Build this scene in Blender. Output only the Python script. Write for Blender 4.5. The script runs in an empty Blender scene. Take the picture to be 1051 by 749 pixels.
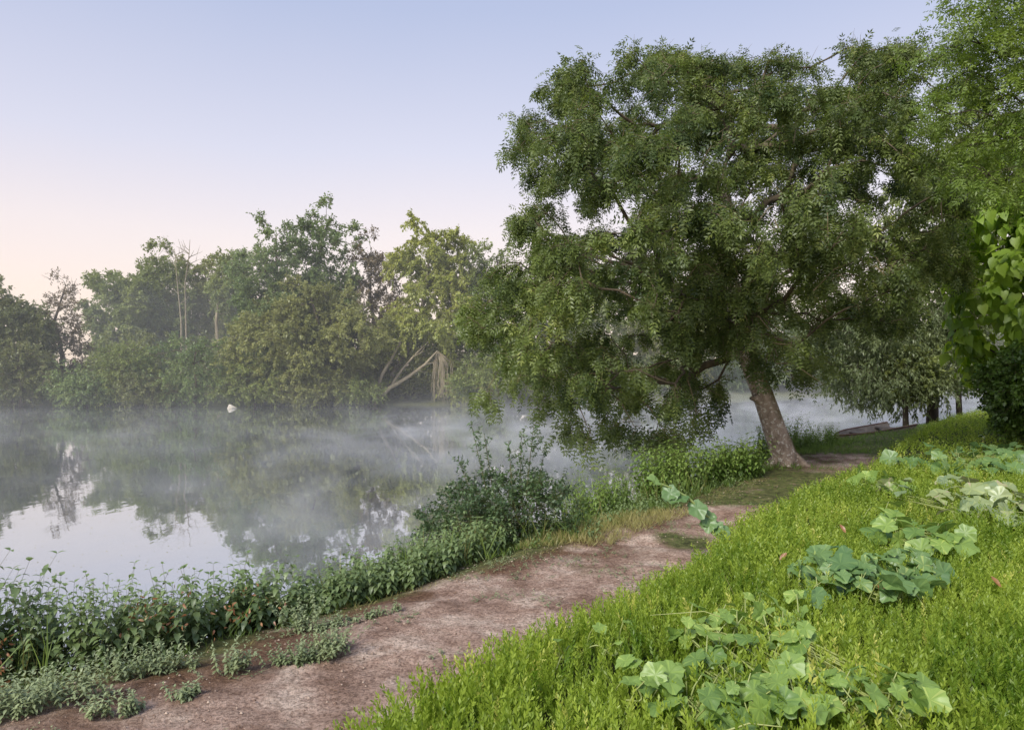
import bpy, math, random
import numpy as np
from mathutils import Vector

R = np.random.default_rng(7)
random.seed(7)
F, CX, HY = 760.0, 525.5, 374.5          # focal length in photo pixels, image centre
EYE = 1.65
WATER = -1.2
col = bpy.context.scene.collection


# ------------------------------------------------------------------ small helpers
def at(px, py, Y):
    """world point seen at photo pixel (px, py) at distance Y"""
    return np.array([(px - CX) / F * Y, Y, EYE - (py - HY) / F * Y])


def unit(v):
    n = np.linalg.norm(v, axis=-1, keepdims=True)
    return v / np.maximum(n, 1e-9)


def smooth(a, b, x):
    t = np.clip((x - a) / (b - a), 0, 1)
    return t * t * (3 - 2 * t)


_tab = np.random.default_rng(3).random((256, 256))


def vnoise(x, y, s=1.0):
    x = np.asarray(x, float) * s + 1000.3
    y = np.asarray(y, float) * s + 1000.7
    xi = np.floor(x).astype(int)
    yi = np.floor(y).astype(int)
    fx = x - xi
    fy = y - yi
    fx = fx * fx * (3 - 2 * fx)
    fy = fy * fy * (3 - 2 * fy)
    g = lambda a, b: _tab[a & 255, b & 255]
    return ((g(xi, yi) * (1 - fx) + g(xi + 1, yi) * fx) * (1 - fy) + (g(xi, yi + 1) * (1 - fx) + g(xi + 1, yi + 1) * fx) * fy) * 2 - 1


def fbm(x, y, s=1.0, o=4):
    v = 0
    a = 1
    for i in range(o):
        v = v + a * vnoise(x + 17.1 * i, y - 9.3 * i, s * 2 ** i)
        a *= .5
    return v / 1.6


def tag(o, label=None, cat=None, group=None, kind=None):
    for k, v in (('label', label), ('category', cat), ('group', group), ('kind', kind)):
        if v:
            o[k] = v
    return o


def thing(name, loc, label, cat, group=None):
    o = bpy.data.objects.new(name, None)
    o.empty_display_size = .2
    o.location = Vector([float(v) for v in loc])
    col.objects.link(o)
    return tag(o, label, cat, group)


class MB:
    """collects vertices and faces, builds one mesh"""

    def __init__(self):
        self.v, self.f, self.s, self.t, self.n = [], [], [], [], 0

    def add(self, verts, faces, tint=0.5):
        verts = np.asarray(verts, np.float32).reshape(-1, 3)
        faces = np.asarray(faces, np.int32)
        k = faces.shape[1]
        self.v.append(verts)
        self.f.append((faces + self.n).ravel())
        self.s.append(np.full(len(faces), k, np.int32))
        self.t.append(np.broadcast_to(np.asarray(tint, np.float32), (len(faces),)).copy())
        self.n += len(verts)

    def scatter(self, T, P, D, N, size, wid=1.0, tint=0.5, ftint=None):
        """copies of template T=(verts, faces) at P, y axis along D, z axis near N"""
        if len(P) == 0:
            return
        tv, tf = T
        D = unit(D)
        X = unit(np.cross(D, N))
        Z = np.cross(X, D)
        size = np.broadcast_to(np.asarray(size, float), (len(P),))[:, None, None]
        wid = np.broadcast_to(np.asarray(wid, float), (len(P),))[:, None, None]
        V = P[:, None] + size * (wid * tv[None, :, 0:1] * X[:, None] + tv[None, :, 1:2] * D[:, None] + tv[None, :, 2:3] * Z[:, None])
        m = len(tv)
        Fc = tf[None] + (np.arange(len(P)) * m)[:, None, None]
        tint = np.repeat(np.broadcast_to(np.asarray(tint, float), (len(P),)), len(tf))
        if ftint is not None:
            tint = tint + np.tile(ftint, len(P))
        self.add(V.reshape(-1, 3), Fc.reshape(-1, tf.shape[1]), tint)

    def tube(self, pts, rad, n=6, tint=0.5, cap=True, bump=0.0):
        pts = np.asarray(pts, float)
        rad = np.broadcast_to(np.asarray(rad, float), (len(pts),))
        d = unit(np.gradient(pts, axis=0))
        ref = np.array([0.3, 0.2, 1.0]) if abs(d[0][2]) < .8 else np.array([1., .2, 0.])
        X = unit(np.cross(d, ref))
        Y = np.cross(d, X)
        a = np.arange(n) * 2 * math.pi / n
        rr = rad[:, None] * np.ones(n)[None]
        if bump:
            ph = np.random.default_rng(len(pts)).random((3,)) * 6
            rr = rr * (1 + bump * (np.sin(a * 3 + ph[0] + pts[:, 2:3] * .9) * .5 + .6 * np.sin(a * 5 + ph[1] - pts[:, 2:3] * 1.7)) + bump * .5 * np.random.default_rng(4).normal(size=rr.shape))
        V = pts[:, None] + rr[..., None] * (np.cos(a)[None, :, None] * X[:, None] + np.sin(a)[None, :, None] * Y[:, None])
        m = len(pts)
        i = np.arange(m - 1)[:, None] * n
        j = np.arange(n)[None]
        k = (j + 1) % n
        Fc = np.stack([i + j, i + k, i + n + k, i + n + j], -1).reshape(-1, 4)
        self.add(V.reshape(-1, 3), Fc, tint)

    def build(self, name, mat, parent=None, smooth_=False, world=True):
        me = bpy.data.meshes.new(name)
        v = np.concatenate(self.v) if self.v else np.zeros((0, 3), np.float32)
        off = np.array(parent.location, np.float32) if (parent is not None and world) else np.zeros(3, np.float32)
        v = v - off
        f = np.concatenate(self.f)
        s = np.concatenate(self.s)
        t = np.concatenate(self.t)
        me.vertices.add(len(v))
        me.vertices.foreach_set('co', v.astype(np.float32).ravel())
        me.loops.add(len(f))
        me.loops.foreach_set('vertex_index', f)
        me.polygons.add(len(s))
        me.polygons.foreach_set('loop_start', np.concatenate([[0], np.cumsum(s)[:-1]]).astype(np.int32))
        me.polygons.foreach_set('loop_total', s)
        if smooth_:
            me.polygons.foreach_set('use_smooth', np.ones(len(s), bool))
        a = me.attributes.new('tint', 'FLOAT', 'FACE')
        a.data.foreach_set('value', t.astype(np.float32))
        me.update(calc_edges=True)
        me.materials.append(mat)
        o = bpy.data.objects.new(name, me)
        col.objects.link(o)
        if parent is not None:
            o.parent = parent
        return o


# ------------------------------------------------------------------ materials
def newmat(name):
    m = bpy.data.materials.new(name)
    m.use_nodes = True
    nt = m.node_tree
    nt.nodes.clear()
    out = nt.nodes.new('ShaderNodeOutputMaterial')
    N = lambda t, **k: _node(nt, t, **k)
    return m, nt, out, N


def _node(nt, t, **k):
    n = nt.nodes.new('ShaderNode' + t)
    for a, b in k.items():
        if a.startswith('i_'):
            key = a[2:]
            key = int(key) if key.isdigit() else key.replace('_', ' ')
            n.inputs[key].default_value = b
        else:
            setattr(n, a, b)
    return n


def c4(c):
    return (c[0], c[1], c[2], 1)


def S(r, g, b):
    """sRGB 0-255 to linear"""
    f = lambda u: (u / 255 / 12.92) if u / 255 <= .04045 else ((u / 255 + .055) / 1.055) ** 2.4
    return (f(r), f(g), f(b))


def leaf_mat(name, c1, c2, trans=.35, patch=.5, gloss=.05, c3=None, rough=.45, big=(1, 1, 1)):
    """two-sided leaf: diffuse + translucent + a weak sheen; colour from the per-leaf tint"""
    m, nt, out, N = newmat(name)
    L = nt.links.new
    at_ = N('Attribute', attribute_name='tint')
    geo = N('NewGeometry')
    noi = N('TexNoise', i_Scale=patch, i_Detail=2.0)
    L(geo.outputs['Position'], noi.inputs['Vector'])
    ad = N('Math', operation='MULTIPLY_ADD')
    L(noi.outputs['Fac'], ad.inputs[0])
    ad.inputs[1].default_value = 1.1
    ad.inputs[2].default_value = -.55
    a2 = N('Math', operation='ADD', use_clamp=True)
    L(ad.outputs[0], a2.inputs[0])
    L(at_.outputs['Fac'], a2.inputs[1])
    rmp = N('ValToRGB')
    rmp.color_ramp.elements[0].color = c4(c1)
    rmp.color_ramp.elements[1].color = c4(c2)
    if c3:
        e = rmp.color_ramp.elements.new(.93)
        e.color = c4(c2)
        rmp.color_ramp.elements[-1].color = c4(c3)
    L(a2.outputs[0], rmp.inputs[0])
    d = N('BsdfDiffuse')
    t = N('BsdfTranslucent')
    g = N('BsdfGlossy', i_Roughness=rough)
    hs = N('HueSaturation', i_Hue=.49, i_Saturation=1.1, i_Value=1.15)
    L(rmp.outputs[0], hs.inputs['Color'])
    L(rmp.outputs[0], d.inputs['Color'])
    L(hs.outputs[0], t.inputs['Color'])
    mx = N('MixShader', i_Fac=trans)
    L(d.outputs[0], mx.inputs[1])
    L(t.outputs[0], mx.inputs[2])
    g.inputs['Color'].default_value = (.9, .95, 1, 1)
    m2 = N('MixShader', i_Fac=gloss)
    L(mx.outputs[0], m2.inputs[1])
    L(g.outputs[0], m2.inputs[2])
    L(m2.outputs[0], out.inputs['Surface'])
    return m


def bark_mat(name, c1, c2, c3=None, scale=6, stretch=.25, moss=None):
    m, nt, out, N = newmat(name)
    L = nt.links.new
    tc = N('NewGeometry')
    mp = N('Mapping')
    mp.inputs['Scale'].default_value = (1, 1, stretch)
    L(tc.outputs['Position'], mp.inputs['Vector'])
    n1 = N('TexNoise', i_Scale=scale, i_Detail=8.0, i_Roughness=.65)
    v1 = N('TexVoronoi', i_Scale=scale * 2.6)
    L(mp.outputs[0], n1.inputs['Vector'])
    L(mp.outputs[0], v1.inputs['Vector'])
    r = N('ValToRGB')
    r.color_ramp.elements[0].position = .3
    r.color_ramp.elements[1].position = .68
    r.color_ramp.elements[0].color = c4(c1)
    r.color_ramp.elements[1].color = c4(c2)
    L(n1.outputs['Fac'], r.inputs[0])
    colr = r.outputs[0]
    if c3:
        n2 = N('TexNoise', i_Scale=scale * 1.7, i_Detail=5.0)
        L(tc.outputs['Position'], n2.inputs['Vector'])
        rr = N('ValToRGB')
        rr.color_ramp.elements[0].position = .56
        rr.color_ramp.elements[1].position = .62
        L(n2.outputs['Fac'], rr.inputs[0])
        mx = N('MixRGB')
        L(rr.outputs[0], mx.inputs[0])
        L(colr, mx.inputs[1])
        mx.inputs[2].default_value = c4(c3)
        colr = mx.outputs[0]
    if moss:
        n3 = N('TexNoise', i_Scale=1.6, i_Detail=6.0)
        L(tc.outputs['Position'], n3.inputs['Vector'])
        sx = N('SeparateXYZ')
        L(tc.outputs['Normal'], sx.inputs[0])
        ma = N('Math', operation='MULTIPLY_ADD')
        L(sx.outputs['X'], ma.inputs[0])
        ma.inputs[1].default_value = .22
        L(n3.outputs['Fac'], ma.inputs[2])
        rr = N('ValToRGB')
        rr.color_ramp.elements[0].position = .6
        rr.color_ramp.elements[1].position = .75
        L(ma.outputs[0], rr.inputs[0])
        mx = N('MixRGB')
        L(rr.outputs[0], mx.inputs[0])
        L(colr, mx.inputs[1])
        mx.inputs[2].default_value = c4(moss)
        colr = mx.outputs[0]
    p = N('BsdfPrincipled', i_Roughness=.9)
    L(colr, p.inputs['Base Color'])
    ad = N('Math', operation='ADD')
    L(n1.outputs['Fac'], ad.inputs[0])
    L(v1.outputs['Distance'], ad.inputs[1])
    b = N('Bump', i_Strength=.8, i_Distance=.03)
    L(ad.outputs[0], b.inputs['Height'])
    L(b.outputs[0], p.inputs['Normal'])
    L(p.outputs[0], out.inputs['Surface'])
    return m


M = {}
M['ash'] = leaf_mat('ash leaves', S(56, 76, 40), S(126, 142, 72), .40, .7, .03, S(158, 168, 94))
M['ashnear'] = leaf_mat('overhanging leaves', S(86, 112, 46), S(140, 162, 72), .44, .5, .03)
M['catalpa'] = leaf_mat('broad leaves', S(108, 142, 46), S(166, 194, 78), .48, .6, .03)
M['hedge'] = leaf_mat('hedge leaves', S(62, 90, 40), S(112, 142, 60), .3, 1.2, .04)
M['olive'] = leaf_mat('olive leaves', S(118, 126, 72), S(166, 168, 104), .46, .25, .03)
M['soft'] = leaf_mat('soft leaves', S(98, 114, 68), S(150, 162, 98), .42, .4, .03)
M['mid'] = leaf_mat('mid green leaves', S(108, 124, 70), S(158, 168, 98), .46, .25, .03)
M['dark'] = leaf_mat('dark leaves', S(96, 106, 66), S(140, 144, 88), .46, .25, .03)
M['bluegreen'] = leaf_mat('cool green leaves', S(98, 120, 76), S(146, 162, 100), .46, .3, .03)
M['brown'] = leaf_mat('brownish leaves', S(112, 100, 78), S(152, 138, 106), .42, .25, .02)
M['willow'] = leaf_mat('yellow green leaves', S(128, 140, 64), S(180, 184, 96), .45, .3, .03)
M['greygreen'] = leaf_mat('grey green leaves', S(92, 106, 70), S(136, 148, 100), .42, .3, .03)
M['nettle'] = leaf_mat('nettle leaves', S(86, 108, 66), S(140, 160, 104), .33, 1.5, .05)
M['nettle2'] = leaf_mat('bright weed leaves', S(92, 124, 54), S(142, 166, 84), .35, 1.0, .05)
M['bramble'] = leaf_mat('bramble leaves', S(58, 78, 52), S(98, 124, 74), .3, 1.0, .05)
M['mint'] = leaf_mat('mint leaves', S(106, 122, 84), S(162, 174, 130), .2, 1.5, .05)
M['drygrass'] = leaf_mat('dry grass', S(128, 132, 72), S(172, 164, 108), .3, 1.0, .03)
M['grass'] = leaf_mat('bank grass', S(84, 112, 48), S(136, 158, 80), .35, .8, .03)
M['lawn'] = leaf_mat('lawn sprigs', S(96, 128, 40), S(170, 190, 80), .44, .9, .02, S(206, 208, 112))
M['gourd'] = leaf_mat('vine leaves', S(108, 140, 72), S(156, 184, 92), .35, 3.0, .04, S(184, 202, 112))
M['gourdblue'] = leaf_mat('dark vine leaves', S(92, 126, 74), S(132, 162, 94), .3, 2.0, .05, S(168, 186, 110))
M['gourdpale'] = leaf_mat('pale vine leaves', S(124, 146, 104), S(176, 188, 124), .3, 2.5, .08, S(190, 176, 150))
M['stem'] = leaf_mat('green stems', S(120, 140, 80), S(168, 176, 108), .1, 1.0, .05)
M['weedstem'] = leaf_mat('weed stems', S(84, 90, 58), S(120, 116, 80), .1, 1.0, .03)
M['deadleaf'] = leaf_mat('dead leaves', S(132, 88, 56), S(190, 142, 98), .2, 3.0, .05)
M['barkash'] = bark_mat('pale flaking bark', S(120, 102, 88), S(186, 168, 152), S(208, 198, 186), 8, .5, moss=S(96, 88, 50))
M['bark'] = bark_mat('grey bark', S(70, 62, 50), S(112, 100, 84), None, 5, .3)
M['barkdark'] = bark_mat('dark bark', S(48, 42, 34), S(80, 70, 58), None, 5, .3)
M['barkpale'] = bark_mat('bleached bark', S(112, 102, 84), S(160, 150, 128), None, 3, .3)

# ------------------------------------------------------------------ terrain
Wl = np.array([(-400, -60), (-7.5, 4.2), (-4.9, 5.7), (-3.6, 6.6), (-2.8, 7.6), (-1.7, 9.1), (-.2, 11), (1.6, 13.4), (3.8, 16.2), (5.4, 19), (8, 22), (11, 25.2), (17, 31), (25, 36.5), (40, 44), (100, 62), (500, 140)], float)
Ll = np.array([(-3, -8), (-1.9, 0), (-1.25, 2.6), (-.95, 3.5), (-.5, 4.25), (.2, 5.1), (1.6, 6.8), (2.45, 8.4), (3.7, 10), (5.7, 12.4), (8.2, 16.3), (13.7, 24), (18, 29), (30, 33.5), (60, 42), (500, 110)], float)
Vl = np.array([(-30, -6), (-6, 3.75), (-3.6, 4.95), (-2.6, 5.55), (-1.9, 6.5), (-.7, 7.85), (.9, 9.3), (2.7, 11.6), (4.7, 14.1), (6.2, 16.6), (9, 20), (12, 23.5), (30, 35), (500, 120)], float)
Fl = np.array([(-500, 62), (-100, 51.6), (-20, 50.8), (-6, 51.2), (5, 51), (14, 56), (30, 68), (60, 80), (500, 190)], float)


def sdist(x, y, line):
    """signed distance to a polyline, positive on its right-hand side"""
    x = np.asarray(x, float)
    y = np.asarray(y, float)
    best = np.full(x.shape, 1e18)
    sg = np.ones(x.shape)
    for a, b in zip(line[:-1], line[1:]):
        d = b - a
        t = np.clip(((x - a[0]) * d[0] + (y - a[1]) * d[1]) / (d @ d), 0, 1)
        qx = x - (a[0] + t * d[0])
        qy = y - (a[1] + t * d[1])
        r = qx * qx + qy * qy
        cr = d[0] * (y - a[1]) - d[1] * (x - a[0])
        m = r < best - 1e-9
        best = np.where(m, r, best)
        sg = np.where(m, np.where(cr < 0, 1, -1), sg)
    return np.sqrt(best) * sg


def ground(x, y, detail=True):
    x = np.asarray(x, float)
    y = np.asarray(y, float)
    dw = sdist(x, y, Wl)
    dl = sdist(x, y, Ll)
    df = -sdist(x, y, Fl)
    z = np.full(x.shape, WATER) + np.where(dw < 0, np.maximum(dw * .45, -1.4), 0)
    z = z + .5 * smooth(0, 1.0, dw) + .2 * smooth(.6, 2.2, dw)
    z = z + .38 * smooth(-.25, .55, dl)
    z = np.where(df > -3, np.maximum(z, WATER + np.clip(df, -3, 0) * .45 + .15 * smooth(0, .4, df) + 1.1 * smooth(1.5, 8, df)), z)
    if detail:
        land = smooth(0, .6, dw)
        z = z + land * (.05 * fbm(x, y, .7, 3) + .022 * fbm(x, y, 3.1, 3))
    return z


def axis(a, b, step, lo, hi):
    mid = np.arange(a, b, step)
    s = step
    up = [mid[-1]]
    while up[-1] < hi:
        s *= 1.09
        up.append(up[-1] + s)
    s = step
    dn = [a]
    while dn[-1] > lo:
        s *= 1.09
        dn.append(dn[-1] - s)
    return np.concatenate([np.array(dn[1:])[::-1], mid, np.array(up[1:])])


gx = axis(-5.0, 8.5, .045, -600, 600)
gy = axis(2.6, 17.0, .045, -60, 900)
GX, GY = np.meshgrid(gx, gy)
GZ = ground(GX, GY)
dvv = sdist(GX, GY, Vl)
dll = sdist(GX, GY, Ll)
dww = sdist(GX, GY, Wl)
edge = fbm(GX, GY, 1.3, 4)
dirt = smooth(-.15, .3, dvv + .25 * edge) * smooth(.25, -.15, dll + .1 * edge)
fade = smooth(13.5, 10.5, GY) * .75 + .25
patch = smooth(-.05, .35, fbm(GX + 5, GY, .8, 4) + (fade - .4) * 1.2)
near_tree = smooth(2.4, .8, np.hypot(GX - 7.1, GY - 16.4))
dirt = np.clip(dirt * np.maximum(patch, near_tree), 0, 1) * smooth(20, 17.5, GY)
dirt = np.maximum(dirt, .8 * near_tree * smooth(.3, -.1, dll))
# micro relief of the trodden earth
GZ = GZ + dirt * (.016 * fbm(GX, GY, 4.5, 4) - .012 * np.abs(vnoise(GX * .7 + GY * .5, GY * .7 - GX * .5, 5.5)) + .004 * vnoise(GX, GY, 21))
litter = smooth(1.2, .1, dvv + .6 * edge) * smooth(-.3, .1, fbm(GX, GY + 40, 2.2, 4) + .1)
lawnm = smooth(-.1, .3, dll)
farm = smooth(0, 1, -sdist(GX, GY, Fl))


def ground_material():
    m, nt, out, N = newmat('earth')
    L = nt.links.new
    geo = N('NewGeometry')
    A = lambda n: N('Attribute', attribute_name=n).outputs['Fac']

    def noise(s, d=6.0, r=.6):
        n = N('TexNoise', i_Scale=s, i_Detail=d, i_Roughness=r)
        L(geo.outputs['Position'], n.inputs['Vector'])
        return n.outputs['Fac']

    def ramp(f, *st):
        r = N('ValToRGB')
        r.color_ramp.elements[0].position = st[0][0]
        r.color_ramp.elements[0].color = c4(st[0][1])
        r.color_ramp.elements[1].position = st[-1][0]
        r.color_ramp.elements[1].color = c4(st[-1][1])
        for p, c in st[1:-1]:
            e = r.color_ramp.elements.new(p)
            e.color = c4(c)
        L(f, r.inputs[0])
        return r.outputs[0]

    def mix(f, a, b, bt='MIX'):
        x = N('MixRGB', blend_type=bt)
        if isinstance(f, float):
            x.inputs[0].default_value = f
        else:
            L(f, x.inputs[0])
        L(a, x.inputs[1])
        L(b, x.inputs[2])
        return x.outputs[0]

    earth = ramp(noise(2.2), (.34, S(154, 126, 110)), (.5, S(194, 166, 150)), (.64, S(220, 198, 182)))
    fine = ramp(noise(38, 8.0, .75), (.4, (.35, .32, .30)), (.54, (1.08, 1.08, 1.08)))
    earth = mix(.8, earth, fine, 'MULTIPLY')
    mid_ = ramp(noise(11, 7.0, .7), (.4, (.62, .58, .55)), (.56, (1.05, 1.05, 1.05)))
    earth = mix(.7, earth, mid_, 'MULTIPLY')
    vo = N('TexVoronoi', i_Scale=38.0)
    L(geo.outputs['Position'], vo.inputs['Vector'])
    peb = ramp(vo.outputs['Distance'], (.1, (1, 1, 1)), (.16, (0, 0, 0)))
    pm = N('Math', operation='MULTIPLY')
    L(peb, pm.inputs[0])
    L(ramp(noise(5), (.55, (0, 0, 0)), (.62, (1, 1, 1))), pm.inputs[1])
    pebc = ramp(noise(30), (.4, S(190, 178, 166)), (.6, S(120, 104, 92)))
    earth = mix(pm.outputs[0], earth, pebc)
    lit = ramp(noise(24, 6.0, .8), (.35, S(70, 52, 40)), (.5, S(112, 84, 66)), (.68, S(150, 122, 100)))
    earth = mix(A('litter'), earth, lit)
    green = ramp(noise(9, 8.0, .7), (.35, S(58, 62, 38)), (.55, S(104, 108, 66)), (.7, S(138, 132, 92)))
    fm = N('Math', operation='MULTIPLY_ADD', use_clamp=True)
    L(noise(14, 6.0, .7), fm.inputs[0])
    fm.inputs[1].default_value = 1.0
    fm.inputs[2].default_value = -.5
    dm = N('Math', operation='ADD', use_clamp=True)
    L(A('dirt'), dm.inputs[0])
    L(fm.outputs[0], dm.inputs[1])
    dm2 = N('Math', operation='MULTIPLY', use_clamp=True)
    L(dm.outputs[0], dm2.inputs[0])
    sg = N('Math', operation='MULTIPLY', use_clamp=True)
    L(A('dirt'), sg.inputs[0])
    sg.inputs[1].default_value = 3
    L(sg.outputs[0], dm2.inputs[1])
    c = mix(dm2.outputs[0], green, earth)
    lawn = ramp(noise(11), (.35, S(40, 48, 20)), (.65, S(72, 84, 32)))
    c = mix(A('lawn'), c, lawn)
    p = N('BsdfPrincipled', i_Roughness=.95)
    p.inputs['Specular IOR Level'].default_value = .2
    L(c, p.inputs['Base Color'])
    ad = N('Math', operation='ADD')
    L(noise(38, 8.0, .75), ad.inputs[0])
    L(noise(7, 4.0), ad.inputs[1])
    b = N('Bump', i_Strength=1.0, i_Distance=.035)
    L(ad.outputs[0], b.inputs['Height'])
    L(b.outputs[0], p.inputs['Normal'])
    L(p.outputs[0], out.inputs['Surface'])
    return m


M['earth'] = ground_material()
h, w = GX.shape
ii = (np.arange(h - 1)[:, None] * w + np.arange(w - 1)[None]).ravel()
quads = np.stack([ii, ii + 1, ii + w + 1, ii + w], -1)
fd = (dirt[:-1, :-1] > .3).ravel() & (GY[:-1, :-1] < 21).ravel()
allv = np.stack([GX, GY, GZ], -1).reshape(-1, 3)
for nm, sel in (('ground', ~fd), ('footpath', fd)):
    q = quads[sel]
    used, inv = np.unique(q, return_inverse=True)
    mb = MB()
    mb.add(allv[used], inv.reshape(-1, 4))
    o = mb.build(nm, M['earth'], None, True)
    for an, arr in (('dirt', dirt), ('litter', litter), ('lawn', lawnm * (1 - farm))):
        a = o.data.attributes.new(an, 'FLOAT', 'POINT')
        a.data.foreach_set('value', arr.ravel()[used].astype(np.float32))
    tag(o, 'trodden bare earth path along the river bank' if nm == 'footpath' else 'earth and turf of the river banks', kind='structure')


# ------------------------------------------------------------------ river
def river_mat():
    m, nt, out, N = newmat('river water')
    L = nt.links.new
    geo = N('NewGeometry')
    mp = N('Mapping')
    mp.inputs['Scale'].default_value = (1, .45, 1)
    L(geo.outputs['Position'], mp.inputs['Vector'])
    n1 = N('TexNoise', i_Scale=.9, i_Detail=3.0)
    n2 = N('TexNoise', i_Scale=6.0, i_Detail=2.0)
    L(mp.outputs[0], n1.inputs['Vector'])
    L(mp.outputs[0], n2.inputs['Vector'])
    ad = N('Math', operation='MULTIPLY_ADD')
    L(n2.outputs['Fac'], ad.inputs[0])
    ad.inputs[1].default_value = .12
    L(n1.outputs['Fac'], ad.inputs[2])
    b = N('Bump', i_Strength=.12, i_Distance=.05)
    L(ad.outputs[0], b.inputs['Height'])
    d = N('BsdfDiffuse')
    d.inputs['Color'].default_value = c4(S(66, 72, 68))
    g = N('BsdfGlossy', i_Roughness=.02)
    g.inputs['Color'].default_value = (.93, .95, .97, 1)
    L(b.outputs[0], g.inputs['Normal'])
    lw = N('LayerWeight', i_Blend=.35)
    mr = N('MapRange')
    mr.inputs['From Min'].default_value = .0
    mr.inputs['From Max'].default_value = .9
    mr.inputs['To Min'].default_value = .62
    mr.inputs['To Max'].default_value = .95
    L(lw.outputs['Fresnel'], mr.inputs['Value'])
    mx = N('MixShader')
    L(mr.outputs[0], mx.inputs[0])
    L(d.outputs[0], mx.inputs[1])
    L(g.outputs[0], mx.inputs[2])
    L(mx.outputs[0], out.inputs['Surface'])
    return m


mb = MB()
mb.add([(-600, -60, WATER), (600, -60, WATER), (600, 300, WATER), (-600, 300, WATER)], [(0, 1, 2, 3)])
tag(mb.build('river', river_mat()), 'still grey river reflecting trees and sky', kind='structure')


# ------------------------------------------------------------------ leaf templates (x across, y along, z up)
def T(v, f):
    return np.array(v, float), np.array(f, int)


RH = T([(0, 0, 0), (-.5, .42, .03), (0, 1, -.1), (.5, .42, .03)], [(0, 3, 2, 1)])
OVATE = T([(0, 0, 0), (-.42, .25, .05), (.42, .25, .05), (0, .3, -.03), (-.4, .5, .02), (.4, .5, .02), (0, .6, -.07), (0, 1, -.28)],
          [(0, 3, 1), (0, 2, 3), (1, 3, 4), (2, 5, 3), (3, 6, 4), (3, 5, 6), (4, 6, 7), (5, 7, 6)])
CORD = T([(0, 0, 0), (-.3, -.14, .0), (-.52, .12, .05), (-.45, .45, .03), (0, 1.02, -.3), (.45, .45, .03), (.52, .12, .05), (.3, -.14, 0), (0, .45, -.07)],
         [(0, 8, 1), (1, 8, 2), (2, 8, 3), (3, 8, 4), (4, 8, 5), (5, 8, 6), (6, 8, 7), (7, 8, 0)])


def lobed():
    """broad gourd-like leaf with shallow teeth and a folded middle"""
    rg = np.random.default_rng(12)
    n = 26
    v = [(0, .3, -.05)]
    for i in range(n):
        a = -math.pi / 2 + .22 + (2 * math.pi - .44) * i / (n - 1)
        r = .52 + .05 * math.cos(5 * (a - math.pi / 2)) + .022 * (1 if i % 2 else -1) + .07 * math.sin(a)
        x, y = r * math.cos(a), .3 + r * math.sin(a)
        z = .10 * abs(x) * 2 - .28 * (r * r) + .05 * math.sin(3 * a + 1) + rg.normal() * .012
        v.append((x, y, z))
    v.append((0, 0, 0))
    mid = []
    base = len(v)
    for i in range(n):
        x, y, z = v[1 + i]
        v.append((x * .5, .3 + (y - .3) * .5, z * .3 + .03 * (1 if i % 5 < 2 else -.6)))
    f = []
    for i in range(n - 1):
        f += [(0, base + i, base + i + 1), (base + i, 1 + i, 2 + i), (base + i, 2 + i, base + i + 1)]
    f += [(0, n + 1, base), (0, base + n - 1, n + 1), (n + 1, 1, base), (n + 1, base + n - 1, n)]
    return T(v, f)


LOBED = lobed()
_nf = len(LOBED[1])
VEIN = np.array([(.30 if (k // 3) % 5 == 2 else -.05) + .06 * ((k * 7) % 5 - 2) / 2 for k in range(_nf)])


def compound(pairs, L=.36, wr=.3, droop=.3):
    v, f = [], []

    def leaf(px, py, pz, dx, dy, dz, s):
        d = np.array([dx, dy, dz], float)
        d /= np.linalg.norm(d)
        side = np.cross(d, [0, 0, 1.])
        side /= np.linalg.norm(side)
        p = np.array([px, py, pz])
        b = len(v)
        v.extend([p, p + d * s * .45 - side * s * wr / 2, p + d * s + np.array([0, 0, -.12 * s]), p + d * s * .45 + side * s * wr / 2])
        f.append((b, b + 3, b + 2, b + 1))
    for i in range(pairs):
        t = .22 + .6 * i / max(1, pairs - 1)
        z = -droop * t * t
        for s in (-1, 1):
            leaf(0, t, z, s * .9, .55, -.25, L * (1 - .15 * abs(i - pairs / 2) / pairs))
    leaf(0, .85, -droop * .72, 0, 1, -.5, L)
    return T(v, f)


ASH = compound(3, .38, .36)
ASH4 = compound(4)
TRI = T([(0, 0, 0), (-.5, 0, 0), (0, 1, 0), (.5, 0, 0)], [(0, 3, 2, 1)])
_a = np.array([0, 2.1, 4.2])
PRISM = T([(math.cos(a), 0, math.sin(a)) for a in _a] + [(.4 * math.cos(a), 1, .4 * math.sin(a)) for a in _a],
          [(0, 1, 4, 3), (1, 2, 5, 4), (2, 0, 3, 5)])


def sticks(mb, P, Q, r, tint=.5):
    """thin tapered twigs from P to Q"""
    D = Q - P
    ln = np.linalg.norm(D, axis=1)
    n = np.tile([[.31, .2, .93]], (len(P), 1))
    mb.scatter(PRISM, P, D, n, ln, np.asarray(r) / ln, tint)
    # the prism's thickness axis is scaled with its length, so flatten it by hand
    V = mb.v[-1].reshape(len(P), 6, 3)
    Dn = unit(D)
    X = unit(np.cross(Dn, n))
    Z = np.cross(X, Dn)
    comp = ((V - P[:, None]) * Z[:, None]).sum(-1, keepdims=True)
    k = (np.asarray(r) / ln)
    k = np.broadcast_to(k, (len(P),))[:, None, None]
    mb.v[-1] = (V + Z[:, None] * comp * (k - 1)).reshape(-1, 3).astype(np.float32)


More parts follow.
